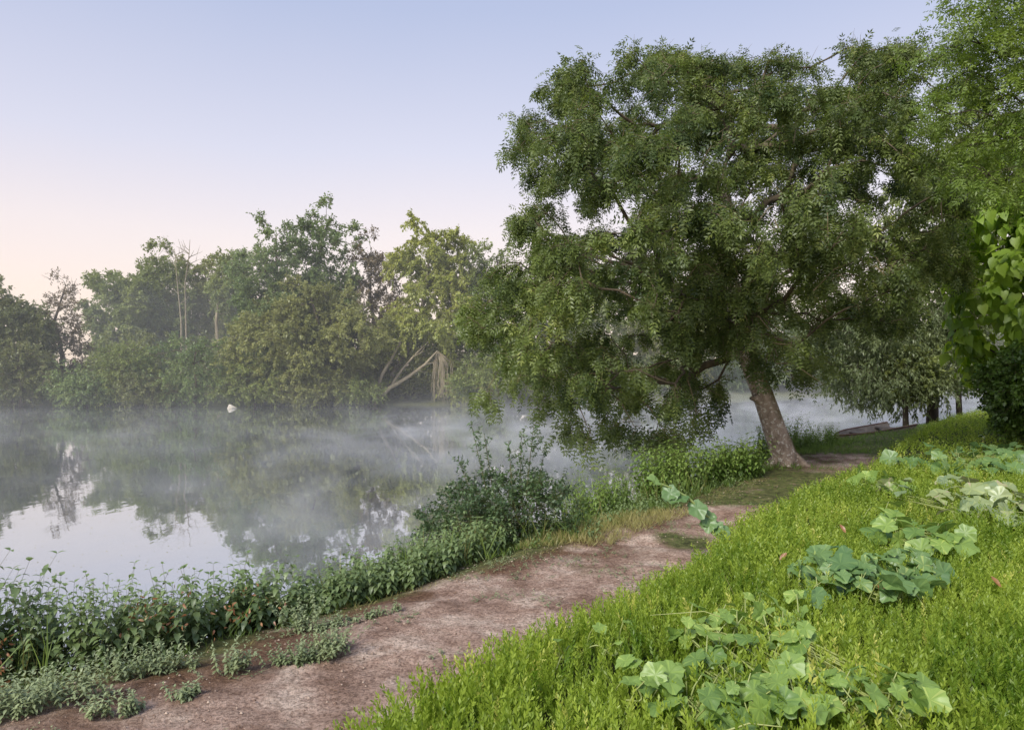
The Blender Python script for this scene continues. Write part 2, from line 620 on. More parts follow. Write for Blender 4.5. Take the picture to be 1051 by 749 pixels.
# ------------------------------------------------------------------ trees
def skeleton(mb, trunk, clumps, rg, bmb=None, rtip=.012, expo=.5, arch=.15, bias=.3, sides=6, minz=None, jit=.05, seg=.35, up_from=.25, bump=.0):
    """branches from a trunk polyline [(x,y,z,r)...] out to every clump centre"""
    tr = np.array(trunk, float)
    P, par, pl, dr, tr_r = [], [], [], [], []
    for i in range(len(tr) - 1):
        a, b = tr[i], tr[i + 1]
        k = max(1, int(np.linalg.norm(b[:3] - a[:3]) / seg))
        for j in range(k + (1 if i == len(tr) - 2 else 0)):
            q = a + (b - a) * j / k
            P.append(q[:3])
            tr_r.append(q[3])
            par.append(len(P) - 2)
            pl.append(0.0)
            dr.append(unit(b[:3] - a[:3]))
    nt_ = len(P)
    first = int(nt_ * up_from)
    order = np.argsort([np.min(np.linalg.norm(np.array(P) - c, axis=1)) + rg.random() * .3 for c in clumps])
    chains = []
    PA = np.zeros((20000, 3))
    PL = np.zeros(20000)
    DR = np.zeros((20000, 3))
    n = nt_
    PA[:n] = P
    PL[:n] = 0
    DR[:n] = dr
    for ci in order:
        c = clumps[ci]
        v = c - PA[first:n]
        d = np.linalg.norm(v, axis=1)
        cosang = (v * DR[first:n]).sum(1) / np.maximum(d, 1e-6)
        cost = d * (1.25 - .45 * cosang) + bias * PL[first:n] + np.maximum(0, PA[first:n, 2] - c[2]) * .25
        s = first + int(np.argmin(cost))
        a = PA[s]
        L = d[s - first]
        if L < .05:
            continue
        k = max(2, int(L / seg))
        t = np.linspace(0, 1, k + 1)[:, None]
        m0 = unit(DR[s] * .6 + unit(c - a) * .7) * L
        m1 = unit(unit(c - a) + np.array([0, 0, -arch])) * L
        h = (2 * t ** 3 - 3 * t ** 2 + 1) * a + (t ** 3 - 2 * t ** 2 + t) * m0 + (-2 * t ** 3 + 3 * t ** 2) * c + (t ** 3 - t ** 2) * m1
        h[1:-1] += rg.normal(size=h[1:-1].shape) * jit * min(1, L)
        ids = [s]
        for j in range(1, k + 1):
            PA[n] = h[j]
            PL[n] = PL[ids[-1]] + np.linalg.norm(h[j] - h[j - 1])
            DR[n] = unit(h[j] - h[j - 1])
            par.append(ids[-1])
            ids.append(n)
            n += 1
        chains.append(ids)
    w = np.zeros(n)
    for ids in chains:
        w[ids[-1]] += 1
    for i in range(n - 1, 0, -1):
        if par[i] >= 0:
            w[par[i]] += w[i]
    r = rtip * np.maximum(w, 1) ** expo
    r[:nt_] = np.maximum(np.array(tr_r), 0)
    mb.tube(PA[:nt_], r[:nt_], 12 if sides >= 6 else 7, .5, bump=bump)
    for ids in chains:
        rr = r[ids].copy()
        if len(rr) > 1:
            rr[0] = min(rr[0], rr[1] * 1.15)
        (bmb or mb).tube(PA[ids], rr, sides if rr[0] > .03 else 4)
    return PA[:n]


def crown_leaves(mb, clumps, rad, centre, rg, n_twig, n_leaf, Tm, size, droop=.6, outw=.6, twigmb=None, tw_r=.004, flat=1.0, lenv=1.0, szv=.25, wid=1.0, tint0=.5, tintv=.22):
    C = np.repeat(clumps, n_twig, axis=0)
    Rr = np.repeat(rad, n_twig)
    n = len(C)
    out = unit(C - centre)
    rd = unit(rg.normal(size=(n, 3)))
    d = unit(rd + out * outw + np.array([0, 0, .15]))
    base = C + rg.normal(size=(n, 3)) * (Rr * .22)[:, None]
    L = Rr * rg.uniform(.45, 1.15, n) * lenv
    tip = base + d * L[:, None] * np.array([1, 1, flat]) + np.array([0, 0, -1]) * (L * .35 * droop)[:, None]
    if twigmb is not None:
        sticks(twigmb, base, tip, tw_r)
    ctint = np.repeat(rg.normal(size=len(clumps)) * .10, n_twig)
    t = rg.uniform(.15, 1.0, (n, n_leaf))
    P = base[:, None] + (tip - base)[:, None] * t[..., None]
    P = P + np.array([0, 0, -1]) * (droop * .25 * (t ** 2) * L[:, None])[..., None]
    P = P.reshape(-1, 3)
    m = len(P)
    P = P + rg.normal(size=P.shape) * size * .25
    D = np.repeat(unit(tip - base), n_leaf, axis=0) * .6 + unit(rg.normal(size=(m, 3))) * .75 + np.array([0, 0, -droop])
    N = unit(rg.normal(size=(m, 3)) * .6 + np.array([0, 0, 1.]))
    sz = size * rg.uniform(1 - szv, 1 + szv, m)
    tt = tint0 + np.repeat(ctint, n_leaf) + rg.normal(size=m) * tintv * .6
    mb.scatter(Tm, P, D, N, sz, wid, tt)


def ell_clumps(c, r, n, rg, shell=.5, lump=.25, mind=.6, zmin=None):
    """clump centres spread through an uneven egg-shaped volume"""
    c = np.array(c, float)
    r = np.array(r, float)
    ph = rg.random(6) * 6.28
    out = []
    tries = 0
    while len(out) < n and tries < n * 60:
        tries += 1
        d = unit(rg.normal(size=3))
        u = rg.random() ** (shell * .6)
        az = math.atan2(d[1], d[0])
        k = 1 + lump * (math.sin(2 * az + ph[0] + 2 * d[2]) * .5 + math.sin(4 * az + ph[1] - 3 * d[2]) * .35 + math.sin(5 * d[2] + ph[2]) * .35)
        p = c + d * r * u * k
        if zmin is not None and p[2] < zmin:
            continue
        if out and np.min(np.linalg.norm(np.array(out) - p, axis=1)) < mind:
            continue
        out.append(p)
    return np.array(out)


def inpoly(p, poly):
    x, y = p
    ins = False
    j = len(poly) - 1
    for i in range(len(poly)):
        xi, yi = poly[i]
        xj, yj = poly[j]
        if (yi > y) != (yj > y) and x < (xj - xi) * (y - yi) / (yj - yi) + xi:
            ins = not ins
        j = i
    return ins


def polydist(p, poly):
    a = np.array(poly, float)
    b = np.roll(a, -1, 0)
    d = b - a
    t = np.clip(((p - a) * d).sum(1) / (d * d).sum(1), 0, 1)
    return np.linalg.norm(p - (a + t[:, None] * d), axis=1).min()


# -------- the big leaning ash on the near bank
def big_ash():
    rg = np.random.default_rng(21)
    Y0 = 16.0
    base = at(808, 476, Y0)
    base[2] = float(ground(base[0], base[1])) - .05
    root = thing('ash_tree', base, 'large leaning ash tree with pale flaking trunk on the river bank', 'tree')
    q = lambda px, py, dy=0: at(px, py, Y0 + dy)
    tp = [(*base, .33), (*(base + (q(804, 462) - q(808, 476))), .27), (*q(795, 440), .24), (*q(783, 405), .22), (*q(768, 368), .2), (*q(757, 335, .1), .17), (*q(752, 300, .2), .16), (*q(743, 262, .3), .12), (*q(752, 222, .5), .08), (*q(742, 185, .2), .045), (*q(748, 150, .4), .02)]
    poly = [(546, 112), (570, 80), (604, 66), (648, 50), (712, 40), (742, 66), (785, 50), (822, 74), (858, 46), (905, 38), (938, 74), (952, 135), (962, 200), (978, 270), (968, 318), (925, 338), (884, 336), (850, 348), (806, 358), (772, 352), (744, 364), (742, 396), (722, 416), (688, 428), (644, 422), (612, 420), (586, 425), (566, 398), (510, 396), (492, 368), (486, 330), (510, 296), (548, 262), (536, 206), (540, 152)]
    cl, rad = [], []
    tries = 0
    meta = []
    while len(meta) < 190 and tries < 60000:
        tries += 1
        p = np.array([rg.uniform(480, 985), rg.uniform(30, 432)])
        if p[1] < 100 and not inpoly(p - [0, 16], poly):
            continue
        if not inpoly(p, poly):
            continue
        di = polydist(p, poly)
        if di < 12:
            continue
        dep = 4.3 * math.sqrt(min(1, di / 150))
        w_ = at(p[0], p[1], Y0 + rg.choice([-1, 1]) * rg.random() ** .5 * dep)
        if meta and np.min(np.linalg.norm(np.array(meta) - w_, axis=1)) < .74:
            continue
        hole = min(np.hypot((p[0] - hx) / hr, (p[1] - hy) / hr) for hx, hy, hr in HOLES)
        if hole < .8 and rg.random() < .95:
            continue
        meta.append(w_)
    cen0 = at(755, 270, Y0)
    for m_ in meta:
        mr_ = rg.uniform(.5, .85)
        o_ = unit(m_ - cen0)
        for k in range(rg.integers(4, 8)):
            d_ = unit(rg.normal(size=3) + o_ * .7 + [0, 0, .45])
            d_[2] *= .62
            cl.append(m_ + d_ * mr_)
            rad.append(rg.uniform(.20, .38))
    cl = np.array(cl)
    rad = np.array(rad)
    tb = MB()
    lim = MB()
    bb = MB()
    skeleton(tb, tp, cl, rg, bmb=bb, rtip=.009, expo=.52, arch=.35, bias=.22, sides=7, jit=.05, seg=.3, up_from=.36, bump=.03)
    # broken stub and burl on the underside of the trunk
    tb.tube([q(781, 412, -.1), q(775, 408, -.15), q(770, 409, -.2)], [.12, .09, .03], 8)
    tb.tube([q(762, 366), q(748, 362, -.1), q(738, 364, -.15)], [.12, .1, .07], 8)
    for k in range(6):
        a = k * 1.05 + .3
        e = base + np.array([math.cos(a) * .62, math.sin(a) * .56, -.02])
        tb.tube([base + [0, 0, .32], base + (e - base) * .55 + [0, 0, .1], e + [0, 0, -.06]], [.15, .1, .04], 7)
    lf = MB()
    cen = at(755, 260, Y0)
    crown_leaves(lf, cl, rad, cen, rg, 9, 7, ASH, .21, droop=.8, outw=.7, twigmb=lim, tw_r=.005, tintv=.3)
    # hanging fringe along the lower side
    fr = []
    for px, py in ((500, 400), (590, 432), (622, 430), (650, 436), (672, 446), (692, 440), (716, 425), (735, 400), (560, 408), (782, 370), (820, 372), (838, 368), (604, 440), (685, 448)):
        fr.append(at(px, py, Y0 + rg.uniform(-1.6, 1.2)))
    fr = np.array(fr)
    crown_leaves(lf, fr, np.full(len(fr), .42), cen, rg, 14, 7, ASH, .24, droop=1.3, outw=.2, twigmb=lim, tw_r=.006)
    for p in fr:
        j = np.argmin(np.linalg.norm(cl - p, axis=1))
        lim.tube([cl[j], (cl[j] + p) / 2 + [0, 0, .12], p], [.02, .014, .006], 4)
    # bare twigs above the top
    top = cl[np.argsort(-(cl[:, 2]))[:60]]
    P = np.repeat(top, 4, 0) + rg.normal(size=(240, 3)) * .1
    Q = P + np.stack([rg.normal(size=240) * .25, rg.normal(size=240) * .25, rg.uniform(.1, .3, 240)], -1)
    sticks(lim, P, Q, .005)
    # curved inner dead twigs
    inner = cl[np.linalg.norm((cl - cen) / [4, 4, 3.2], axis=1) < .85]
    mid = inner[rg.integers(0, len(inner), 150)]
    for c in mid:
        a = c + rg.normal(size=3) * .3
        b = a + rg.normal(size=3) * .3 + [0, 0, .15]
        e = b + rg.normal(size=3) * .22 + [0, 0, -.25]
        lim.tube([a, (a + b) / 2 + [0, 0, .12], b, e], [.013, .011, .009, .005], 3)
    tb.build('trunk', M['barkash'], root, True)
    bb.build('branches', M['bark'], root, True)
    lim.build('twigs', M['barkpale2'], root)
    lf.build('crown', M['ash'], root)


HOLES = [(735, 165, 20), (690, 130, 12), (655, 265, 16), (610, 245, 12), (700, 300, 14), (650, 320, 15), (735, 340, 12), (850, 300, 20), (822, 290, 10), (795, 160, 10), (880, 110, 14), (900, 190, 12), (570, 240, 12), (835, 200, 10), (770, 215, 10), (915, 300, 12), (820, 110, 9), (640, 180, 10)]
M['barkpale2'] = bark_mat('twig bark', S(98, 88, 66), S(140, 126, 98), None, 6, .5)
big_ash()


# -------- other trees
def tree(name, label, cx, top, bot, halfw, Y, mat, n=60, lr=1.0, leaf=.21, nt=18, nl=30, trunk=None, bark='bark', rg=None, group=None, gz=None, lump=.28, shell=.5, droop=.3, Tm=RH, wid=.55, depth=None, rtr=.22, airy=None, extra=None, cat='tree', crownb=None, tint0=.5):
    rg = rg or np.random.default_rng(abs(hash((round(cx), round(top)))) % 99999)
    rg = np.random.default_rng(int(cx * 13 + top * 7 + Y * 3) % 99999)
    b = at(trunk[0][0] if trunk else cx, bot, Y)
    b[2] = float(ground(b[0], b[1])) - .05 if gz is None else gz
    root = thing(name, b, label, cat, group)
    ztop = at(cx, top, Y)[2]
    zb = at(cx, crownb if crownb else bot, Y)[2]
    hw = halfw / F * Y
    xc = at(cx, 0, Y)[0]
    cen = np.array([xc, Y, (ztop + zb) / 2])
    rr = np.array([hw, depth or hw * .9, (ztop - zb) / 2])
    cl = ell_clumps(cen, rr - lr * .5, n, rg, shell, lump, lr * .72, zmin=WATER + .3)
    if extra:
        ex = [at(px, py, Y + dy) for px, py, dy in extra]
        cl = np.concatenate([cl, np.array(ex)])
    rad = rg.uniform(.75, 1.15, len(cl)) * lr
    tb = MB()
    H = ztop - b[2]
    if trunk:
        tp = [(*(at(px, py, Y + (dy if k else 0)) if k else b), r) for k, (px, py, dy, r) in enumerate(trunk)]
    else:
        tp = [(*b, rtr), (b[0] + rg.normal() * .2, b[1], b[2] + H * .3, rtr * .8), (b[0] + (xc - b[0]) * .6 + rg.normal() * .4, b[1], b[2] + H * .6, rtr * .5), (xc + rg.normal() * .4, b[1], b[2] + H * .9, rtr * .15)]
    skeleton(tb, tp, cl, rg, rtip=.016 if Y > 40 else .012, expo=.5, arch=.0, bias=.25, sides=5, seg=.8 if Y > 30 else .4, jit=.12, up_from=.15)
    lf = MB()
    if airy:
        # sparse top: leave out part of the foliage of the upper clumps
        hi = cl[:, 2] > cen[2] + rr[2] * airy
        crown_leaves(lf, cl[~hi], rad[~hi], cen, rg, nt, nl, Tm, leaf, droop, .5, tb, .012 if Y > 30 else .005, wid=wid, tint0=tint0)
        crown_leaves(lf, cl[hi], rad[hi] * .85, cen, rg, nt, max(4, nl // 2), Tm, leaf, droop, .5, tb, .016 if Y > 30 else .005, wid=wid, tint0=tint0)
    else:
        crown_leaves(lf, cl, rad, cen, rg, nt, nl, Tm, leaf, droop, .5, tb if Y < 60 else None, .012 if Y > 30 else .005, wid=wid, tint0=tint0)
    tb.build('trunk', M[bark], root, True)
    lf.build('crown', M[mat], root)
    return root


FB = 'trees on the far bank of the river'
tree('oak_tree', 'dark brownish green tree at the outer end of the far bank row', 10, 292, 416, 46, 53, 'dark', n=76, lr=1.1, group=FB)
tree('thin_crowned_tree', 'open purplish brown tree with feathery top beside the dark end tree', 64, 280, 414, 30, 56, 'brown', n=44, lr=.95, nl=14, airy=.2, group=FB, leaf=.16)
tree('poplar_tree', 'rounded grey green tree rising behind mist next to the feathery brown tree', 130, 270, 414, 42, 84, 'mid', n=120, lr=1.5, leaf=.30, group=FB)
tree('poplar_tree', 'darker topped tree just before the bare dead trees on the far bank', 163, 257, 414, 38, 87, 'mid', n=110, lr=1.5, leaf=.30, group=FB, airy=.75)
tree('poplar_tree', 'small crowned tree behind the bare dead trunks', 208, 266, 414, 36, 92, 'olive', n=100, lr=1.5, leaf=.32, group=FB)
tree('poplar_tree', 'slender tree with bare pale lower trunk and yellowish top', 238, 258, 414, 24, 80, 'mid', n=34, lr=1.35, leaf=.28, group=FB, airy=.3, trunk=[(226, 414, 0, .2), (222, 330, -.6, .17), (226, 290, -.3, .12), (236, 262, 0, .05)], bark='barkpale', crownb=330)
tree('tall_maple_tree', 'tallest far bank tree with a loose open top of fine leaves', 288, 224, 414, 58, 55, 'bluegreen', n=140, lr=1.05, group=FB, airy=.35, rtr=.3)
tree('tall_maple_tree', 'second loose topped tall tree touching the tallest one', 335, 211, 410, 38, 57, 'bluegreen', n=85, lr=1.0, group=FB, airy=.3, rtr=.28)
tree('thin_crowned_tree', 'brown leaved open tree between the tallest tree and the willow', 382, 244, 412, 40, 58, 'brown', n=70, lr=1.0, nl=18, airy=.2, group=FB)
tree('broad_tree', 'wide olive green tree whose lower branches hang to the water', 325, 286, 420, 78, 52.5, 'olive', n=150, lr=1.05, group=FB)
tree('willow_tree', 'yellow green willow with bare leaning limbs over the far waterline', 444, 226, 416, 56, 54, 'willow', n=98, lr=1.0, droop=.9, group=FB, crownb=384, trunk=[(388, 410, 0, .22), (408, 375, .3, .19), (428, 345, .5, .15), (436, 300, .4, .14), (442, 250, .2, .06)], bark='barkpale', extra=[(400, 340, -1), (412, 352, -1), (395, 355, -.5), (425, 335, -1.2), (440, 340, -1), (488, 395, -1), (494, 380, -1), (462, 392, -1), (470, 400, -1), (466, 378, -1), (480, 388, -1), (476, 405, -1)])
tree('broad_tree', 'mid green tree half behind the big ash crown across the river', 508, 246, 414, 48, 55, 'mid', n=80, lr=1.05, group=FB, nl=18)
tree('broad_tree', 'green tree seen through the ash crown on the far bank', 590, 262, 412, 56, 58, 'mid', n=80, lr=1.2, group=FB)
tree('broad_tree', 'dull green far tree behind the ash trunk', 690, 288, 408, 56, 64, 'olive', n=70, lr=1.3, group=FB, leaf=.22)
tree('misty_tree', 'grey green tree rising out of the mist beyond the ash trunk', 790, 322, 404, 50, 70, 'greygreen', n=60, lr=1.4, group=FB, leaf=.24)
tree('misty_tree', 'low grey green tree in the mist beneath the drooping ash boughs', 858, 338, 402, 42, 76, 'mid', n=50, lr=1.5, group=FB, leaf=.26)
tree('misty_tree', 'hazy grey tree on the far shore behind the bank crest', 940, 330, 400, 52, 84, 'greygreen', n=60, lr=1.6, group=FB, leaf=.28)
tree('misty_tree', 'hazy green tree on the far shore near the catalpa trunk', 1030, 318, 398, 60, 92, 'mid', n=60, lr=1.8, group=FB, leaf=.3)

# dense bushes at the far waterline
BG = 'bushes along the far waterline'
for nm, lb, cx, top, hw, Y, mt in (
        ('waterside_bush', 'dark bush at the foot of the dark brownish tree', 20, 352, 44, 50.7, 'dark'),
        ('waterside_bush', 'low blue green bush below the feathery brown tree', 88, 378, 40, 50.7, 'bluegreen'),
        ('waterside_bush', 'pale misty bush below the grey green poplar', 130, 352, 34, 51.4, 'mid'),
        ('creeper_mound', 'big rounded mound of creeper beneath the slender pale trunk', 200, 344, 58, 51.0, 'bluegreen'),
        ('waterside_bush', 'low dark bush between the creeper mound and the wide olive tree', 262, 366, 40, 50.7, 'mid'),
        ('waterside_bush', 'low bush at the waterline between the dark end bush and the poplar', 150, 384, 34, 50.9, 'dark'),
        ('waterside_bush', 'low overhanging bush in front of the wide olive tree', 325, 380, 46, 50.9, 'olive'),
        ('waterside_bush', 'low bush at the root of the willow limbs', 368, 388, 26, 51.2, 'mid'),
        ('waterside_bush', 'dark thicket behind the leaning willow limbs', 425, 350, 50, 54.5, 'dark'),
        ('waterside_bush', 'small green bush right of the willow limbs'.replace(' right of', ' beyond'), 500, 368, 38, 51, 'mid'),
        ('waterside_bush', 'green bush under the hanging ash fringe on the far shore', 575, 366, 46, 54, 'dark'),
        ('waterside_bush', 'dull bush on the far shore before the ash trunk', 660, 364, 56, 60, 'mid'),
        ('waterside_bush', 'misty low bush just past the ash trunk', 750, 368, 52, 67, 'bluegreen'),
        ('waterside_bush', 'faint bush in bright mist across the water', 850, 374, 54, 74, 'mid'),
        ('waterside_bush', 'faint bush in mist behind the bank crest', 950, 376, 60, 82, 'greygreen')):
    b = at(cx, 0, Y)
    tree(nm, lb, cx, top, 374.5 + (EYE + 1.1) * F / Y, hw, Y, mt, n=46, lr=.95 if Y < 56 else 1.3, leaf=.16 if Y < 56 else .24, nt=16, nl=20, group=BG, rtr=.08, cat='bush', depth=2.2, shell=.4)

# a wood far behind that closes the gaps
lf = MB()
rg = np.random.default_rng(5)
xs = np.linspace(-95, 110, 330)
cl = []
for x in xs:
    yb = 66 + max(0, x) * .45 + rg.uniform(-3, 5)
    top = (5.0 if x > -24 else 2.2) + 1.2 * math.sin(x * .13) + 1.0 * math.sin(x * .37 + 1) + rg.normal() * .3
    for z in np.arange(-.4, top, 1.8):
        cl.append((x + rg.normal() * .8, yb + rg.normal() * 1.2, z + rg.normal() * .4))
cl = np.array(cl)
crown_leaves(lf, cl, np.full(len(cl), 1.5), np.array([0, 60, -30]), rg, 8, 12, RH, .34, .3, .4, wid=.6)
tag(lf.build('distant_wood', M['dark']), 'dark mass of undergrowth and wood behind the far bank trees', 'wood', kind='stuff')


# dead bare trees
def dead_tree(pts, label, Y, rg, name='dead_tree', r0=.12):
    b = at(*pts[0], Y)
    b[2] = float(ground(b[0], b[1]))
    root = thing(name, b, label, 'tree', 'bare dead trees on the far bank')
    tb = MB()
    P = [b] + [at(x, y, Y) for x, y in pts[1:]]
    tb.tube(P, np.linspace(r0, .02, len(P)), 6)
    lb = MB()
    for k in range(9):
        t = rg.uniform(.45, .97)
        i = min(len(P) - 2, int(t * (len(P) - 1)))
        a = P[i] + (P[i + 1] - P[i]) * (t * (len(P) - 1) - i)
        s = rg.choice([-1, 1])
        L = rg.uniform(.8, 1.8)
        m_ = a + np.array([s * L * .45, rg.normal() * .3, L * .35])
        e = m_ + np.array([s * L * .25 + rg.normal() * .1, rg.normal() * .2, L * .7])
        tb.tube([a, m_, e], [.04, .03, .01], 4)
        tb.tube([m_, m_ + [s * L * .4, .1, L * .2]], [.02, .008], 4)
    tb.build('trunk', M['barkpale'], root, True)


rg = np.random.default_rng(9)
dead_tree([(186, 414), (186, 330), (182, 290), (179, 255)], 'bare dead tree with forked grey twigs standing before the small crowned tree', 81, rg)
dead_tree([(193, 414), (191, 340), (190, 290), (194, 262), (195, 246)], 'taller bare dead tree with a pale reddish trunk', 82, rg)


# willow's bare limbs over the water (a fallen dead trunk)
def leaning_limbs():
    b = at(383, 411, 52)
    b[2] = -1.1
    root = thing('fallen_tree', b, 'bare fallen tree with limbs leaning out from the far bank', 'tree')
    tb = MB()
    P = lambda *a: [at(x, y, 52 + dy) for x, y, dy in a]
    tb.tube([b] + P((400, 398, 0), (420, 386, -.2), (436, 374, -.3), (449, 360, -.4)), [.17, .15, .12, .09, .05], 7)
    tb.tube(P((400, 398, 0), (412, 380, .2), (424, 366, .3), (440, 350, .4)), [.10, .09, .07, .04], 6)
    tb.tube([b] + P((392, 385, .5), (404, 364, .7), (414, 345, .8), (424, 325, .9)), [.15, .13, .12, .10, .05], 6)
    tb.build('trunk', M['barkpale'], root, True)
    lb = MB()
    for a in (((436, 374), (444, 372), (452, 380)), ((420, 386), (430, 380), (437, 382)), ((424, 366), (432, 362), (436, 356)), ((449, 360), (452, 372), (450, 388)), ((449, 360), (456, 380), (458, 400))):
        lb.tube(P(*[(x, y, 0) for x, y in a]), [.05, .04, .015], 4)
    for k in range(40):
        x = random.uniform(444, 466)
        lb.tube(P((449, 360, -.2), (x, 372, -.2), (x + random.uniform(-3, 3), 395, -.2), (x + random.uniform(-4, 4), random.uniform(402, 414), -.2)), [.02, .018, .016, .008], 3)
    lb.build('branches', M['barkpale'], root, True)


leaning_limbs()

# right-hand trees on the near bank
tree('willow_tree', 'grey green bushy willow with dark twin trunk on the bank crest', 912, 300, 424, 96, 29.5, 'greygreen', n=130, lr=.85, leaf=.15, nt=18, nl=22, droop=.7, Tm=RH, wid=.35, bark='barkdark', crownb=418, rtr=.2,
     trunk=[(957, 424, 0, .24), (958, 400, .1, .2), (950, 375, 0, .17), (935, 345, 0, .12), (925, 315, 0, .06)], depth=3.0)
tree('slim_tree', 'small dark leaning tree with low branches beside the grey green willow', 930, 352, 430, 34, 28, 'mid', n=26, lr=.6, leaf=.13, nt=14, nl=16, bark='barkdark', rtr=.12, crownb=410)
tree('tall_ash_tree', 'tall soft green tree filling the gap between the big ash and the catalpa', 985, 100, 420, 60, 30, 'soft', n=150, lr=.85, leaf=.2, nt=16, nl=14, droop=.7, Tm=RH, wid=.4, bark='barkdark', rtr=.12, depth=3.5, crownb=350, tint0=.62)


def catalpa():
    rg = np.random.default_rng(31)
    Y = 17.0
    b = at(1064, 440, Y)
    b[2] = float(ground(b[0], b[1])) - .05
    root = thing('catalpa_tree', b, 'bright lime green tree with very large heart shaped leaves at the lawn edge', 'tree')
    cl = np.concatenate([ell_clumps(at(1048, 285, Y), (1.45, 1.3, 2.3), 70, rg, .4, .2, .42), ell_clumps(at(1100, 220, Y), (1.6, 1.4, 2.6), 36, rg, .4, .2, .6)])
    tb = MB()
    skeleton(tb, [(*b, .16), (*(b + [0, 0, 1.2]), .14), (*at(1062, 330, Y), .11), (*at(1064, 240, Y), .05)], cl, rg, rtip=.014, sides=6, arch=0, up_from=.3)
    lf = MB()
    n = len(cl) * 44
    c = np.repeat(cl, 44, 0)
    out = unit(c - at(1075, 290, Y))
    d = unit(rg.normal(size=(n, 3)) + out)
    P = c + d * rg.uniform(.15, .55, n)[:, None]
    D = unit(d * .5 + np.array([0, 0, -.9]) + rg.normal(size=(n, 3)) * .35)
    N = unit(out + np.array([0, 0, .7]) + rg.normal(size=(n, 3)) * .35)
    lf.scatter(CORD, P, D, N, rg.uniform(.15, .29, n), .85, .5 + rg.normal(size=n) * .25)
    tb.build('trunk', M['bark'], root, True)
    lf.build('crown', M['catalpa'], root, True)


catalpa()


def overhang():
    rg = np.random.default_rng(33)
    Y = 11.0
    b = np.array([9.9, 11.5, -.15])
    root = thing('overhanging_ash_tree', b, 'light green ash whose boughs reach in over the lawn beneath the sky corner', 'tree')
    tp = [(*b, .3), (9.8, 11.5, 2, .25), (9.5, 11.4, 4, .2), (9.0, 11.3, 6.2, .14), (8.6, 11.2, 8, .08)]
    cl = np.concatenate([ell_clumps(at(1076, 92, Y), (1.5, 1.6, 1.5), 54, rg, .45, .3, .4), ell_clumps(at(1092, 20, Y), (1.5, 1.6, 1.3), 34, rg, .45, .3, .42), ell_clumps((9.4, 11.5, 6.2), (1.8, 2.4, 2.2), 60, rg, .5, .2, .6)])
    sp = []
    for px, py in ((956, 62), (970, 92), (952, 108), (982, 40), (975, 8), (990, 75), (975, 120), (992, 150), (1000, 40), (985, 170), (1005, 185), (1015, 150), (990, 20), (1030, 190)):
        sp.append(at(px, py, Y + rg.uniform(-.8, .8)))
    cl = np.concatenate([cl, sp])
    rad = rg.uniform(.32, .5, len(cl))
    tb = MB()
    skeleton(tb, tp, cl, rg, rtip=.008, expo=.5, sides=6, arch=.2, bias=.15, seg=.3, up_from=.3)
    lf = MB()
    crown_leaves(lf, cl, rad, at(1075, 110, Y), rg, 10, 7, ASH, .17, droop=.45, outw=.5, twigmb=tb, tw_r=.004)
    tb.build('trunk', M['barkdark'], root, True)
    lf.build('crown', M['ashnear'], root)


overhang()
tree('hedge_bush', 'dark clipped looking bush under the catalpa at the lawn edge', 1066, 350, 446, 56, 15.8, 'hedge', n=130, lr=.36, leaf=.085, nt=18, nl=20, rtr=.06, cat='bush', depth=1.2, wid=.7, Tm=RH, shell=.4)
tree('ivy_bush', 'low dark shrub behind the clipped bush by the lawn edge', 1120, 300, 446, 60, 21, 'hedge', n=70, lr=.6, leaf=.1, nt=16, nl=16, rtr=.06, cat='bush', depth=1.2, wid=.7)


# ------------------------------------------------------------------ herbs on the near bank
def herb(lf, st, bases, h, rg, levels=9, leaf=.075, T_=OVATE, lean=.25, wid=.62, per=2, tint0=.5, down=.35, top=.6, sr=.003):
    """upright weeds with pairs of leaves up the stem"""
    n = len(bases)
    h = np.broadcast_to(h, (n,))
    ln = rg.normal(size=(n, 2)) * lean
    tipv = np.concatenate([ln, np.ones((n, 1))], 1) * h[:, None]
    sticks(st, bases, bases + tipv, sr)
    az0 = rg.uniform(0, 6.28, n)
    tn = tint0 + rg.normal(size=n) * .12
    for k in range(levels):
        t = .18 + .82 * k / (levels - 1)
        s = leaf * (1 - (1 - top) * max(0, (t - .5) / .5) ** 1.2) * rg.uniform(.75, 1.15, n)
        bend = np.concatenate([ln * (t * t - t) * .4, np.zeros((n, 1))], 1) * h[:, None]
        for p in range(per):
            az = az0 + k * 1.57 + p * 2 * math.pi / per + rg.normal(size=n) * .25
            P = bases + tipv * t + bend
            D = np.stack([np.cos(az), np.sin(az), -down + .9 * (t > .9) + rg.normal(size=n) * .2], -1)
            lf.scatter(T_, P, D, np.tile([[0.01, 0.02, 1.]], (n, 1)), s, wid, tn + (t - .5) * .35 + rg.normal(size=n) * .08)


def patch_pts(cx, cy, rx, ry, n, rg, ang=0.0):
    a = rg.uniform(0, 6.28, n)
    r = np.sqrt(rg.random(n))
    r = r * (1 + .18 * np.sin(3 * a + rg.random() * 6))
    x, y = r * np.cos(a) * rx, r * np.sin(a) * ry
    c, s = math.cos(ang), math.sin(ang)
    X, Y = cx + x * c - y * s, cy + x * s + y * c
    ok = sdist(X, Y, Wl) > -.25
    X, Y = X[ok], Y[ok]
    return np.stack([X, Y, ground(X, Y)], -1)


def gpt(px, py, z=-.55):
    Y = (EYE - z) * F / (py - HY)
    return (px - CX) / F * Y, Y


